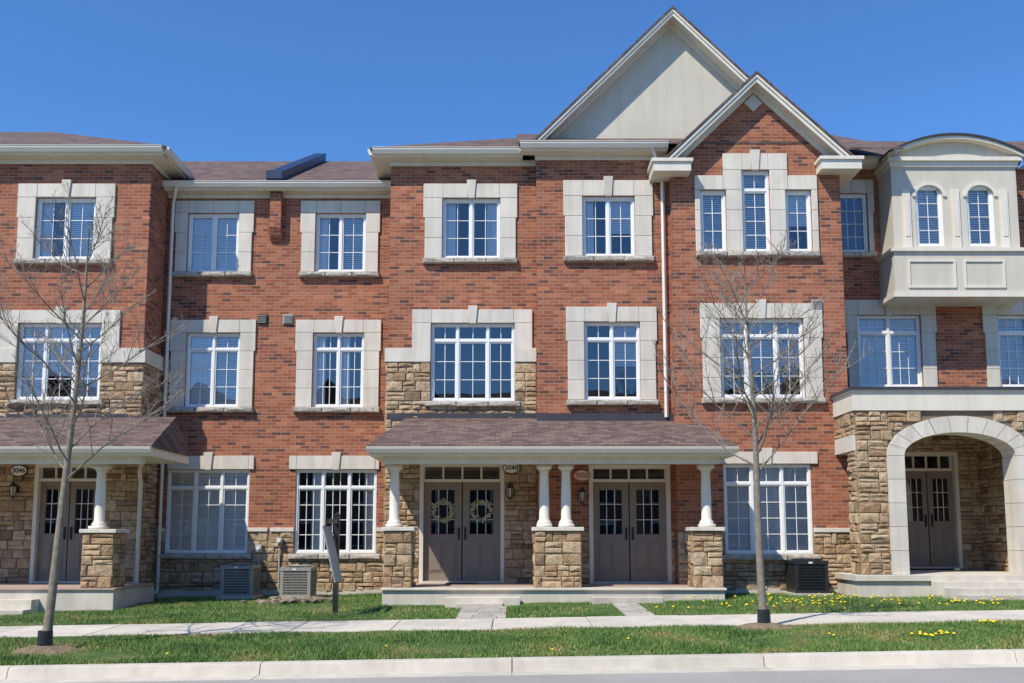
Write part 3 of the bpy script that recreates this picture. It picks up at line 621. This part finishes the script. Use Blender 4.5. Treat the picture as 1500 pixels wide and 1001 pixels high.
box(B(hC,'door_mat','black_metal'),X(655,850,YC),X(700,850,YC),YC-.65,YC-.15,FLOOR+.001,FLOOR+.02)
stones(B(hE,'stone_veneer','tan_stone'),xCD,dD[0],FLOOR,zpt,fnF(YD)); stones(B(hE,'stone_veneer','tan_stone'),dD[1],xE0,FLOOR,zpt,fnF(YD))
# ======================= F right house
wF=[]; xF1=X(1700,500,YF)
h=window(hF,1226,284,1271,370,YF,(1,),(3,4),0,'n'); wF.append(h); surround(hF,h,YF,X(1205,330,YF),X(1281,330,YF),Z(264,YF),key=False)
h=window(hF,1257,462,1350,568,YF,(1,1),(3,3),.22,'bb'); wF.append(h); surround(hF,h,YF,X(1238,500,YF),X(1372,500,YF),Z(440,YF))
h=window(hF,1462,462,1555,568,YF,(1,1),(3,3),.22,'bb'); wF.append(h); surround(hF,h,YF,X(1440,500,YF),X(1577,500,YF),Z(440,YF))
YQ=18.9; FF=Z(842,YQ)
dF=door_unit(hF,1326,1402,668,690,830,YF,FF+.03)
zEF=Z(232,YF-.3); zwF=zEF-.14; zq=Z(600,YF)
bk=B(hF,'brick_walls','red_brick'); wall(bk,xE1-.02,xF1,zq,zwF,YF,wF)
wall(B(hF,'stone_backing','stone_mortar'),xE1-.02,xF1,ZB,zq,YF,wF+[dF]); stones(B(hF,'stone_veneer','tan_stone'),xE1,xF1,FF,zq,fnF(YF),wF+[dF])
eave(hF,xE1,X(1310,240,YF),YF,zEF); eave(hF,X(1490,240,YF),xF1,YF,zEF); hip(hF,xE1-1,xF1,YF-.33,zEF+.03)
sidewall(bk,xF1,YF,YF+9,ZB,zwF)
YO=20.75
ox0,ox1=X(1309,340,YO),X(1493,340,YO); zo0,zo1=Z(366,YO),Z(240,YO); ocx=(ox0+ox1)/2
wO=[]
for a,c in ((1342,1382),(1417,1457)):
    h=window(hF,a,272,c,361,YO,(1,),(2,4),0,'b'); wO.append(h)
sb=B(hF,'oriel_walls','stucco'); wall(sb,ox0,ox1,zo0,zo1,YO,wO); sidewall(sb,ox0,YO,YF,zo0,zo1); sidewall(sb,ox1,YO,YF,zo0,zo1)
tb=B(hF,'oriel_trim','trim_cream')
for h in wO:
    cx=(h[0]+h[1])/2; hw=(h[1]-h[0])/2; n=16
    out=[(cx+hw*math.cos(math.pi*i/n),h[3]-.26+.26*math.sin(math.pi*i/n)) for i in range(n+1)]
    for i in range(n):
        p,q=out[i],out[i+1]; prism(sb,[(q[0],q[1]),(p[0],p[1]),(p[0],h[3]+.001),(q[0],h[3]+.001)],YO+.001,YO+.05)
        w=.075
        P1=(cx+(hw+w)*math.cos(math.pi*i/n),h[3]-.26+(.26+w)*math.sin(math.pi*i/n)); Q1=(cx+(hw+w)*math.cos(math.pi*(i+1)/n),h[3]-.26+(.26+w)*math.sin(math.pi*(i+1)/n))
        prism(tb,[q,p,P1,Q1],YO-.04,YO-.001)
for px in (1328,1400,1471):
    x=X(px,320,YO); box(tb,x-.09,x+.09,YO-.035,YO-.001,zo0,Z(278,YO)); box(tb,x-.05,x+.05,YO-.05,YO-.036,zo0+.3,Z(292,YO))
yl=YO-.12; lx0,lx1=ox0-.07,ox1+.07; zl0=Z(431,yl)
box(sb,lx0,lx1,yl,YF+.01,zl0,zo0-.08)
box(tb,lx0-.06,lx1+.06,yl-.06,YF,zo0-.0799,zo0-.001); box(tb,lx0-.05,lx1+.05,yl-.05,YF,zl0-.07,zl0+.03)
for a,c in ((1330,1400),(1412,1472)):
    x0_,x1_=X(a,400,yl),X(c,400,yl); za,zb=Z(422,yl),Z(381,yl); w=.045
    for q in ((x0_,x1_,za,za+w),(x0_,x1_,zb-w,zb),(x0_,x0_+w,za+w,zb-w),(x1_-w,x1_,za+w,zb-w)): box(tb,q[0],q[1],yl-.03,yl-.001,q[2],q[3])
box(tb,ox0-.04,ox1+.04,YO-.05,YF,zo1-.09,zo1+.03); box(tb,ox0-.1,ox1+.1,YO-.12,YF+.3,zo1+.0301,zo1+.12)
n=20; hw=(ox1-ox0)/2+.12; zc=zo1+.12; rise=Z(197,YO-.15)-zc-.05
f_=lambda t:zc+rise*(1-t*t)*.92+.06
for i in range(n):
    t0,t1=-1+2*i/n,-1+2*(i+1)/n
    for (bb_,y0,y1,lo,hi) in ((sb,YO+.02,YO+.1,None,-.07),(tb,YO-.16,YO+.2,-.075,-.0),(B(hF,'oriel_roof','flash_dark'),YO-.2,YF+2.5,.001,.045)):
        z0a=zc if lo is None else f_(t0)+lo; z0b=zc if lo is None else f_(t1)+lo
        prism(bb_,[(ocx+t0*hw,z0a),(ocx+t1*hw,z0b),(ocx+t1*hw,max(z0b+.001,f_(t1)+hi)),(ocx+t0*hw,max(z0a+.001,f_(t0)+hi))],y0,y1)
qx0=X(1256,700,YQ); ai0=X(1326,740,YQ); ai1=X(1490,740,YQ); ao0=X(1301,740,YQ); rw=ai0-ao0; ao1=ai1+rw; qx1=ao1+(ao0-qx0)
acx=(ai0+ai1)/2; hwi=(ai1-ai0)/2; hwo=hwi+rw; zsp=Z(668,YQ); ri=Z(634,YQ)-zsp; ro=Z(610,YQ)-zsp
zt0,zt1=Z(602,YQ),Z(571,YQ)
mo=B(hF,'stone_backing','stone_mortar'); st=B(hF,'porch_stones','tan_stone'); pc=B(hF,'arch_surround','precast')
D_=.45
box(mo,qx0,ao0+.02,YQ,YQ+D_,FF-.2,zt0); box(mo,ao1-.02,qx1,YQ,YQ+D_,FF-.2,zt0)
n=24
def az(x,hw,r): return zsp+r*math.sqrt(max(0,1-((x-acx)/hw)**2))
for i in range(n):
    a=acx-hwo+2*hwo*i/n; c=acx-hwo+2*hwo*(i+1)/n
    za,zb=az(a,hwo,ro)-.05,az(c,hwo,ro)-.05
    prism(mo,[(a,za),(c,zb),(c,zt0),(a,zt0)],YQ+.001,YQ+D_)
def archint(z):
    if z<zsp: return (ao0,ao1)
    if z>zsp+ro: return None
    w=hwo*math.sqrt(1-((z-zsp)/ro)**2); return (acx-w+.02,acx+w-.02) if w>.1 else None
stones(st,qx0,qx1,FF,zt0,fnF(YQ),(),archint)
stones(st,YQ,YQ+D_,FF,Z(660,YQ),fnL(qx0)); stones(st,YQ,21.3,Z(637,YQ),zt0,fnL(qx0)); box(mo,qx0,qx0+.35,YQ+D_,21.4,Z(637,YQ),zt0)
box(B(hF,'side_beam','precast'),qx0-.05,qx0+.3,YQ+.02,21.4,Z(660,YQ),Z(637,YQ)-.001)
nv=11
for i in range(nv):
    t0,t1=math.pi*(1-i/nv)-.006,math.pi*(1-(i+1)/nv)+.006
    sub=3; pts_o=[];pts_i=[]
    for k in range(sub+1):
        t=t0+(t1-t0)*k/sub; pts_o.append((acx+hwo*math.cos(t),zsp+ro*math.sin(t))); pts_i.append((acx+hwi*math.cos(t),zsp+ri*math.sin(t)))
    loop=pts_i+pts_o[::-1]; m2=len(loop); vs=[(x,YQ-.075,z) for x,z in loop]+[(x,YQ+D_+.02,z) for x,z in loop]
    fs=[(k,k+1,m2-2-k,m2-1-k) for k in range(sub)]+[(m2+m2-1-k,m2+m2-2-k,m2+k+1,m2+k) for k in range(sub)]+[(k,k+m2,(k+1)%m2+m2,(k+1)%m2) for k in range(m2)]
    pc.add(vs,fs)
for a,c in ((ao0,ai0),(ai1,ao1)):
    n=5
    for i in range(n): box(pc,a,c,YQ-.075,YQ+D_+.02,FF+(zsp-FF)*i/n+.004,FF+(zsp-FF)*(i+1)/n-.004)
box(B(hF,'balcony_band','trim_cream'),qx0-.06,qx1+.06,YQ-.07,YF-.1,zt0+.001,zt1-.05); box(B(hF,'balcony_band','trim_cream'),qx0-.1,qx1+.1,YQ-.11,YF-.1,zt1-.0499,zt1-.02)
box(B(hF,'balcony_cap','flash_dark'),qx0-.12,qx1+.12,YQ-.13,YF-.1,zt1-.0199,zt1+.04)
box(B(hF,'porch_ceiling','trim_cream'),qx0+.36,qx1-.36,YQ+D_+.03,YF-.06,zt0-.15,zt0-.12)
cc=B(hF,'porch_slab','concrete'); box(cc,qx0-.12,qx1+.2,YQ-.12,YF,-.3,FF-.12); box(cc,qx0-.17,qx1+.25,YQ-.18,YF,FF-.1199,FF)
sx0,sx1=X(1368,860,18.6),X(1480,860,18.6)
for k in range(3): box(cc,sx0+.1*k,sx1-.05*k+.3,YQ-.18-.3*(k+1),YQ-.18-.3*k-.002,-.2,FF-.11*(k+1))
stones(st,YQ+D_,YF,FF,zt0,fnL(qx1-.36)); box(mo,qx1-.36,qx1,YQ+D_,YF,FF,zt0)
for H,a,c,z in ((hA,xA0,xFW,zwA),(hE,xCD,xE1,zwD)):
    box(B(H,'rear_volume','room_dark'),a+.2,c-.2,24.5,29.5,-.3,z-.3)
# ------------------------------------------------------------------ AC units
def ac(px,pyb,Y,w=.72,h=.72,mat='ac_metal'):
    o=new('air_conditioner_unit'); x=X(px,pyb,Y); z=gzf(x,Y)+.02; b=B(o,'housing',mat); d=B(o,'coil','ac_dark')
    box(B(o,'pad','concrete'),x-w/2-.06,x+w/2+.06,Y-.06,Y+w+.06,z-.1,z+.04); z+=.041
    box(d,x-w/2+.03,x+w/2-.03,Y+.03,Y+w-.03,z+.03,z+h-.05)
    box(b,x-w/2,x+w/2,Y,Y+w,z,z+.06)
    box(b,x-w/2-.01,x+w/2+.01,Y-.01,Y+w+.01,z+h-.07,z+h)
    for i in (0,1):
        for j in (0,1):
            cx=x-w/2+i*(w-.07); cy=Y+j*(w-.07); box(b,cx,cx+.07,cy,cy+.07,z+.06,z+h-.07)
    n=20
    for i in range(1,n):
        u=x-w/2+.07+(w-.14)*i/n; box(b,u-.004,u+.004,Y+.004,Y+.028,z+.06,z+h-.07)
        v=Y+.07+(w-.14)*i/n
        for s in (-1,1): box(b,x+s*(w/2-.016)-.012,x+s*(w/2-.016)+.012,v-.004,v+.004,z+.06,z+h-.07)
    for k in range(1,9): 
        zz=z+.06+(h-.13)*k/9; box(b,x-w/2+.07,x+w/2-.07,Y-.002,Y+.0035,zz-.008,zz+.008)
    zt=z+h
    tube(d,[(x,Y+w/2,zt+.001),(x,Y+w/2,zt+.012)],[w*.42,w*.42],28)
    for rr in (.1,.17,.24,.3): 
        n=24; tube(b,[(x+rr*math.cos(2*math.pi*i/n),Y+w/2+rr*math.sin(2*math.pi*i/n),zt+.03) for i in range(n+1)],[.005]*(n+1),4,False)
    for i in range(8):
        t=math.pi*i/4; tube(b,[(x,Y+w/2,zt+.035),(x+.32*math.cos(t),Y+w/2+.32*math.sin(t),zt+.012)],[.006,.006],4)
    tube(d,[(x-w/2+.1,Y+w,z+.3),(x-w/2+.1,Y+w+.3,z+.25),(x-w/2+.1,Y+w+.35,z+.6)],[.02]*3,6)
    box(B(o,'badge','plaque_white'),x-.06,x+.02,Y-.014,Y-.0105,z+h-.055,z+h-.02)
ac(346,862,20.75,.68,.66); ac(432,865,20.3,.64,.62); ac(1190,864,19.2,.66,.64,mat='black_metal' )
o=new('electric_meter_box')
for px,py,w,h_ in ((381,803,.13,.17),(411,792,.12,.14)):
    x,z=P(px,py,YB); box(B(o,'case','grey_box'),x-w/2,x+w/2,YB-.16,YB-.06,z-h_/2,z+h_/2); tube(B(o,'conduit','grey_box'),[(x,YB-.08,z-h_/2),(x,YB-.08,.35)],[.018]*2,8)
    tube(B(o,'dial','plaque_white'),[(x,YB-.16,z),(x,YB-.19,z)],[.045,.04],16)
o=new('gas_meter'); x,z=P(178,822,19.9); box(B(o,'body','grey_box'),x-.12,x+.12,19.8,20,z-.15,z+.12); tube(B(o,'pipe','grey_box'),[(x+.06,19.9,z+.12),(x+.06,19.9,z+.25),(x+.2,20.1,z+.25),(x+.2,20.1,.1)],[.02]*4,8)
o=new('rock_pile')
for i in range(46):
    x=random.gauss(X(437,872,19.6),.38); y=random.uniform(19.3,20.1); z=gzf(x,y)+random.uniform(.0,.08); s=random.uniform(.06,.13)
    bm=bmesh.new(); bmesh.ops.create_icosphere(bm,subdivisions=1,radius=1)
    B(o,'rocks','rock').add([(x+v.co.x*s*random.uniform(.9,1.5),y+v.co.y*s*random.uniform(.8,1.3),z+v.co.z*s*random.uniform(.35,.65)) for v in bm.verts],[tuple(v.index for v in f.verts) for f in bm.faces]); bm.free()
# sign post
o=new('real_estate_sign'); Ys=17.2; x=X(492,850,Ys); z=gzf(x,Ys); b=B(o,'post','black_metal')
zt=Z(755,Ys); box(b,x-.045,x+.045,Ys-.045,Ys+.045,z-.2,zt); prism(b,[(x-.055,zt),(x+.055,zt),(x,zt+.06)],Ys-.055,Ys+.055)
box(b,x-.03,x+.03,Ys-.95,Ys-.046,zt-.15,zt-.08)
bd=B(o,'board','sign_board'); z1=zt-.2; z0=zt-1.15
vs=[]
for (zz,dx) in ((z0,.13),(z1,-.10)):
    for (q,yy) in ((-.012,Ys-.12),(.012,Ys-.12),(.02,Ys-.85),(-.004,Ys-.85)): vs.append((x+dx+q,yy,zz))
bd.add(vs,BOXF)
for k in (.15,.85):
    tube(b,[(x-.09,Ys-.12-.73*k,z1),(x,Ys-.12-.73*k,zt-.15)],[.006]*2,4)
# ------------------------------------------------------------------ trees
def tree(px,pyb,Y,H,cs,spread,seed,lean=0):
    rr=random.Random(seed); o=new('bare_tree'); b=B(o,'trunk_and_branches','bark'); tw=B(o,'twigs','bark')
    x=X(px,pyb,Y); z=gzf(x,Y)
    n=14; path=[];rad_=[]
    for i in range(n+1):
        t=i/n; path.append(Vector((x+lean*t+.04*math.sin(t*7+seed)*t,Y+.05*math.sin(t*5),z-.05+H*t))); rad_.append(.058*(1-t)**.8+.006)
    rad_[0]=.08
    tube(b,path,rad_,10)
    def at(t):
        f=t*n; i=min(n-1,int(f)); return path[i].lerp(path[i+1],f-i)
    def branch(p,d,L,r,level):
        k=5 if level<2 else 3; pts=[p];rs=[r]; q=p.copy(); dd=d.copy()
        for i in range(k):
            dd=(dd+Vector((rr.gauss(0,.11),rr.gauss(0,.11),.07+rr.gauss(0,.08)))).normalized(); q=q+dd*L/k; pts.append(q.copy()); rs.append(max(.0022,r*(1-(i+1)/k*.8)))
        tube(b if level<2 else tw,pts,rs,5 if level<2 else 3,False)
        if level<3:
            m={0:9,1:5,2:2}[level]
            for j in range(m):
                t=.22+.75*(j+rr.random()*.6)/m; f=t*k; i=min(k-1,int(f)); pp=pts[i].lerp(pts[i+1],f-i)
                side=Vector((rr.gauss(0,1),rr.gauss(0,1),rr.uniform(-.1,.6))).normalized()
                nd=(dd*.75+side*.75).normalized(); branch(pp,nd,L*rr.uniform(.32,.5)*(1.1-t*.4),r*.5,level+1)
    N_=20
    for i in range(N_):
        t=cs+(0.95-cs)*(i/(N_-1))**1.1; az_=i*2.4+rr.uniform(-.3,.3); L=spread*(1-.6*((t-cs)/(1-cs)))*rr.uniform(.8,1.15)
        el=rad(rr.uniform(22,44)); d=Vector((math.cos(az_)*math.cos(el),math.sin(az_)*math.cos(el),math.sin(el))); branch(at(t),d,L,.021*(1-.5*t),0)
    tube(B(o,'trunk_guard','black_metal'),[(x,Y,z-.02),(x,Y,z+.28)],[.1,.092],14)
    ms=B(o,'mulch_ring','mulch'); vs=[(x,Y,z+.1)];fs=[];n=28
    for k in range(n):
        a=2*math.pi*k/n; q=.42+.06*math.sin(5*a)+rr.uniform(-.03,.03); vs.append((x+q*.55*math.cos(a),Y+q*.55*math.sin(a),z+.07)); vs.append((x+q*math.cos(a)*1.3,Y+q*math.sin(a),gzf(x+q*math.cos(a)*1.3,Y+q*math.sin(a))-.02))
    for k in range(n):
        a=1+2*k; c=1+2*((k+1)%n); fs+=[(0,a,c),(a,a+1,c+1,c)]
    ms.add(vs,fs)
tree(66,938,12.9,5.8,.40,2.1,3,.35); tree(1119,905,14.0,5.45,.42,2.1,11,-.12)
# ------------------------------------------------------------------ ground sheets
def grid_obj(name,xs,ys,zf,mat):
    o=new(name); xs=np.array(xs);ys=np.array(ys); vs=[];fs=[]
    for y in ys:
        zz=zf(xs,np.full_like(xs,y)); vs+=[(float(a),float(y),float(c)) for a,c in zip(xs,zz)]
    w=len(xs)
    for j in range(len(ys)-1):
        for i in range(w-1): fs.append((j*w+i,j*w+i+1,(j+1)*w+i+1,(j+1)*w+i))
    B(o,'sheet',mat).add(vs,fs); return o
def und(x,y): return .012*np.sin(x*1.3+y*.7)+.009*np.sin(x*2.9-y*1.7)+.006*np.sin(x*5.1+y*4.3)
xl=[-900.,-300,-100,-40,-20]+list(np.arange(-14,14.01,.2))+[20,40,100,300,900]
grid_obj('ground',[-900.,-40,0,40,900],[-900.,-11,-4,11.6,12,60,900],lambda x,y:gz(x,y)*0+SL*np.clip(x,-40,40)-.06,'grass_soil')
grid_obj('road',[-900.,-40,-20,0,20,40,900],[-2.5,11.62],lambda x,y:SL*np.clip(x,-40,40),'asphalt')
grid_obj('grass_verge',xl,[11.79,12.2,12.7,13.2,13.8,14.32],lambda x,y:gz(x,y)+und(x,y)*np.clip((y-11.8)/.4,0,1),'grass_soil')
grid_obj('front_lawn',xl,[15.7]+list(np.arange(16,22.3,.3)),lambda x,y:gz(x,y)+und(x,y)*np.clip((y-15.75)/.4,0,1),'grass_soil')
o=new('kerb'); b=B(o,'stones','concrete')
x=-60
while x<60:
    L=3.0; vs=[]
    for xx in (x+.006,x+L-.006):
        z=gzf(xx,0); vs+=[(xx,11.25,z-.1),(xx,11.25,z+.006),(xx,11.6,z+.010),(xx,11.64,z+.125),(xx,11.66,z+.135),(xx,11.8,z+.14),(xx,11.8,z-.1)]
    b.add(vs,[(i,i+1,i+8,i+7) for i in range(6)]+[(0,1,2,3,4,5,6),(13,12,11,10,9,8,7)]); x+=L
o=new('sidewalk'); b=B(o,'slabs','concrete'); x=-60.3
while x<60:
    L=1.5; vs=[]; g=.007; e=random.uniform(-.004,.004)
    for (xx,yy) in ((x+g,14.3),(x+L-g,14.3),(x+L-g,15.75),(x+g,15.75)): vs.append((xx,yy,gzf(xx,yy)+.025+e))
    slab(b,vs,.15); x+=L
o=new('garden_path'); b=B(o,'pavers','paver')
for (xa_,xb_,y0,y1) in ((X(672,890,16.8),X(742,890,16.8),15.78,17.88),(X(905,885,17),X(945,885,17),15.78,18.18)):
    yy=y0
    while yy<y1-.05:
        xx=xa_
        while xx<xb_-.05:
            w=min(random.uniform(.25,.45),xb_-xx); slab(b,[(q[0],q[1],gzf(*q)+.028+random.uniform(-.003,.003)) for q in ((xx+.006,yy+.006),(xx+w-.006,yy+.006),(xx+w-.006,min(y1,yy+.3)-.006),(xx+.006,min(y1,yy+.3)-.006))],.08); xx+=w
        yy+=.3
def blades(name,n,xr,yr,excl=(),hmin=.03,hmax=.065):
    xx=rng.uniform(*xr,n); yy=rng.uniform(*yr,n); ok=np.ones(n,bool)
    for a,c,d,e in excl: ok&=~((xx>a)&(xx<c)&(yy>d)&(yy<e))
    dens=.5+.5*np.sin(xx*1.7+np.sin(yy*2.3)*1.5)*np.sin(yy*1.9+xx*.6); ok&=rng.uniform(0,1,n)<(.5+.7*dens)
    xx=xx[ok];yy=yy[ok];n=len(xx)
    zz=gz(xx,yy)-.005; a=rng.uniform(0,np.pi,n); h=rng.uniform(hmin,hmax,n)*(1+.4*np.sin(xx*2.1+yy*3.3)*np.sin(xx*.9-yy)); w=rng.uniform(.004,.009,n); lx=rng.normal(0,.022,n); ly=rng.normal(0,.022,n)
    v=np.zeros((n,3,3)); v[:,0]=np.stack([xx-np.cos(a)*w,yy-np.sin(a)*w,zz],1); v[:,1]=np.stack([xx+np.cos(a)*w,yy+np.sin(a)*w,zz],1); v[:,2]=np.stack([xx+lx,yy+ly,zz+h],1)
    me=bpy.data.meshes.new(name); me.vertices.add(n*3); me.vertices.foreach_set('co',v.ravel()); me.loops.add(n*3); me.loops.foreach_set('vertex_index',np.arange(n*3)); me.polygons.add(n); me.polygons.foreach_set('loop_start',np.arange(n)*3); me.polygons.foreach_set('loop_total',np.full(n,3)); me.update(); me.validate()
    me.materials.append(MATS['grass_blade']); ob=bpy.data.objects.new(name,me); bpy.context.collection.objects.link(ob)
ex=[(X(-330,870,18.6),xs1+.05,18.3,22),(xa-.05,xb+.05,18.5,22),(X(652,885,18.2),X(762,885,18.2),17.85,18.6),(X(868,885,18.2),X(972,885,18.2),18.1,18.6),(X(672,890,16.8),X(742,890,16.8),15.7,18),(X(905,885,17),X(945,885,17),15.7,18.3),(qx0-.2,20,18.5,22),(sx0,sx1+.3,17.6,19),(xC0-9,xA,YA,22)]
t1=(X(66,938,12.9),12.9); t2=(X(1119,905,14),14.0)
blades('verge_grass',150000,(-8.2,8.4),(11.8,14.3),[(t1[0]-.35,t1[0]+.35,12.6,13.2),(t2[0]-.35,t2[0]+.35,13.7,14.35)])
blades('lawn_grass',230000,(-11,11),(15.77,21.65),ex)
o=new('dandelion_flowers'); b=B(o,'heads','dandelion'); gsb=B(o,'stems','grass_blade')
def dand(x,y,h=.07,s=.028):
    z=gzf(x,y); n=7; b.add([(x+s*math.cos(2*math.pi*k/n),y+s*math.sin(2*math.pi*k/n),z+h) for k in range(n)]+[(x,y,z+h+s*.8),(x,y,z+h-s*.6)],[(k,(k+1)%n,n) for k in range(n)]+[((k+1)%n,k,n+1) for k in range(n)])
    tube(gsb,[(x,y,z),(x,y,z+h)],[.004,.003],3,False)
for i in range(75): dand(random.gauss(X(1190,885,17.6),.95),random.uniform(16.4,18.3),random.uniform(.07,.14))
for i in range(20): dand(random.gauss(X(1420,890,17),.5),random.uniform(16.2,17.4),.09)
for i in range(14): dand(random.gauss(X(1385,942,12.8),.16),random.gauss(12.8,.1),random.uniform(.05,.09))
for i in range(6): dand(random.gauss(X(1440,916,14),.12),random.gauss(13.9,.08))
for i in range(16): dand(random.uniform(2,9),random.uniform(15.9,17.5))
for i in range(8): dand(random.uniform(-7,8),random.uniform(12,14.2),.06,.022)
for i in range(500):
    x=random.gauss(X(1170,885,17.9),.75); y=random.uniform(17.2,18.4); z=gzf(x,y); h=random.uniform(.07,.17); a=random.uniform(0,3.14); w=.009
    gsb.add([(x-w*math.cos(a),y-w*math.sin(a),z),(x+w*math.cos(a),y+w*math.sin(a),z),(x+random.gauss(0,.04),y+random.gauss(0,.04),z+h)],[(0,1,2)])
# ------------------------------------------------------------------ houses across the street
o=new('townhouse_row'); wb=B(o,'walls','opposite_brick'); rb=B(o,'roofs','shingles'); gb=B(o,'windows','room_dark'); tb=B(o,'trim','trim_cream')
x=-44; i=0
while x<44:
    w=7.3; yo=-16-(.8 if i%2 else 0); i+=1; box(wb,x,x+w-.02,yo-10,yo,-.8,8.2); box(tb,x-.1,x+w,yo,yo+.35,8.2,8.4)
    slab(rb,[(x-.1,yo+.4,8.4),(x+w,yo+.4,8.4),(x+w,yo-5,11),(x-.1,yo-5,11)],.1); slab(rb,[(x-.1,yo-10.4,8.4),(x+w,yo-10.4,8.4),(x+w,yo-5,11),(x-.1,yo-5,11)],.1)
    prism(wb,[(x+.5,8.4),(x+4.2,8.4),(x+2.35,11.1)],yo-3,yo+.1)
    for s in (-1,1): slab(rb,[(x+2.35,yo+.4,11.3),(x+2.35+s*2.3,yo+.4,8.3),(x+2.35+s*2.3,yo-4,8.3),(x+2.35,yo-4,11.3)],.1)
    for zz in (.9,3.6,6.2):
        for xx in (x+1.3,x+4.7): box(tb,xx-.15,xx+1.65,yo+.001,yo+.05,zz-.1,zz+1.6); box(gb,xx,xx+1.5,yo+.051,yo+.06,zz,zz+1.4)
    x+=w
# ------------------------------------------------------------------ flush
for o in OBJS:
    keys=list(o.parts.keys())
    def mk(nm,k,bf):
        me=bpy.data.meshes.new(nm); me.from_pydata(bf.v,[],bf.f); me.update(); me.materials.append(MATS[k[1]])
        ob=bpy.data.objects.new(nm,me); bpy.context.collection.objects.link(ob)
        if k[0] in ('porch_posts','trunk_and_branches'):
            me.polygons.foreach_set('use_smooth',[len(p.vertices)==4 for p in me.polygons])
        if k[0] in ('window_surrounds','stone_band','pier_caps','porch_slab','window_frames','slabs'):
            md=ob.modifiers.new('bevel','BEVEL'); md.width=.006 if k[0]!='window_frames' else .003; md.segments=1; md.limit_method='ANGLE'
        return ob
    if len(keys)==1 and not o.extra: mk(o.name,keys[0],o.parts[keys[0]]); continue
    e=bpy.data.objects.new(o.name,None); bpy.context.collection.objects.link(e)
    for k in keys: mk(k[0],k,o.parts[k]).parent=e
    for x in o.extra: x.parent=e
# ------------------------------------------------------------------ light, sky, camera
AZ=rad(42); EL=rad(50)
w=bpy.data.worlds.new('World'); bpy.context.scene.world=w; w.use_nodes=True; nt=w.node_tree
sky=nt.nodes.new('ShaderNodeTexSky'); sky.sky_type='NISHITA'; sky.sun_disc=False; sky.sun_elevation=EL; sky.sun_rotation=math.pi+AZ; sky.air_density=1.0; sky.dust_density=.2; sky.ozone_density=2.0
tint=nt.nodes.new('ShaderNodeMix'); tint.data_type='RGBA'; tint.blend_type='MULTIPLY'; tint.inputs[0].default_value=1; tint.inputs[7].default_value=(.63,1.08,1.62,1); nt.links.new(sky.outputs[0],tint.inputs[6])
bg=nt.nodes['Background']; bg.inputs[1].default_value=.118; nt.links.new(tint.outputs[2],bg.inputs[0])
L=bpy.data.lights.new('sun','SUN'); L.energy=5.0; L.angle=rad(.5); L.color=(1,.94,.83); lo=bpy.data.objects.new('sun',L); bpy.context.collection.objects.link(lo)
d=Vector((-math.sin(AZ)*math.cos(EL),-math.cos(AZ)*math.cos(EL),math.sin(EL))); lo.rotation_euler=d.to_track_quat('Z','Y').to_euler(); lo.location=(-10,-10,20)
cam=bpy.data.cameras.new('camera'); cam.sensor_width=36; cam.lens=F/1500*36; cam.shift_y=(OPT-500.5)/1500; cam.clip_end=3000; cam.clip_start=.1
co=bpy.data.objects.new('camera',cam); bpy.context.collection.objects.link(co); co.location=(0,0,CAMZ); co.rotation_euler=(rad(90)+T,0,0)
sc=bpy.context.scene; sc.camera=co; sc.view_settings.view_transform='Standard'; sc.view_settings.look='None'; sc.view_settings.exposure=0
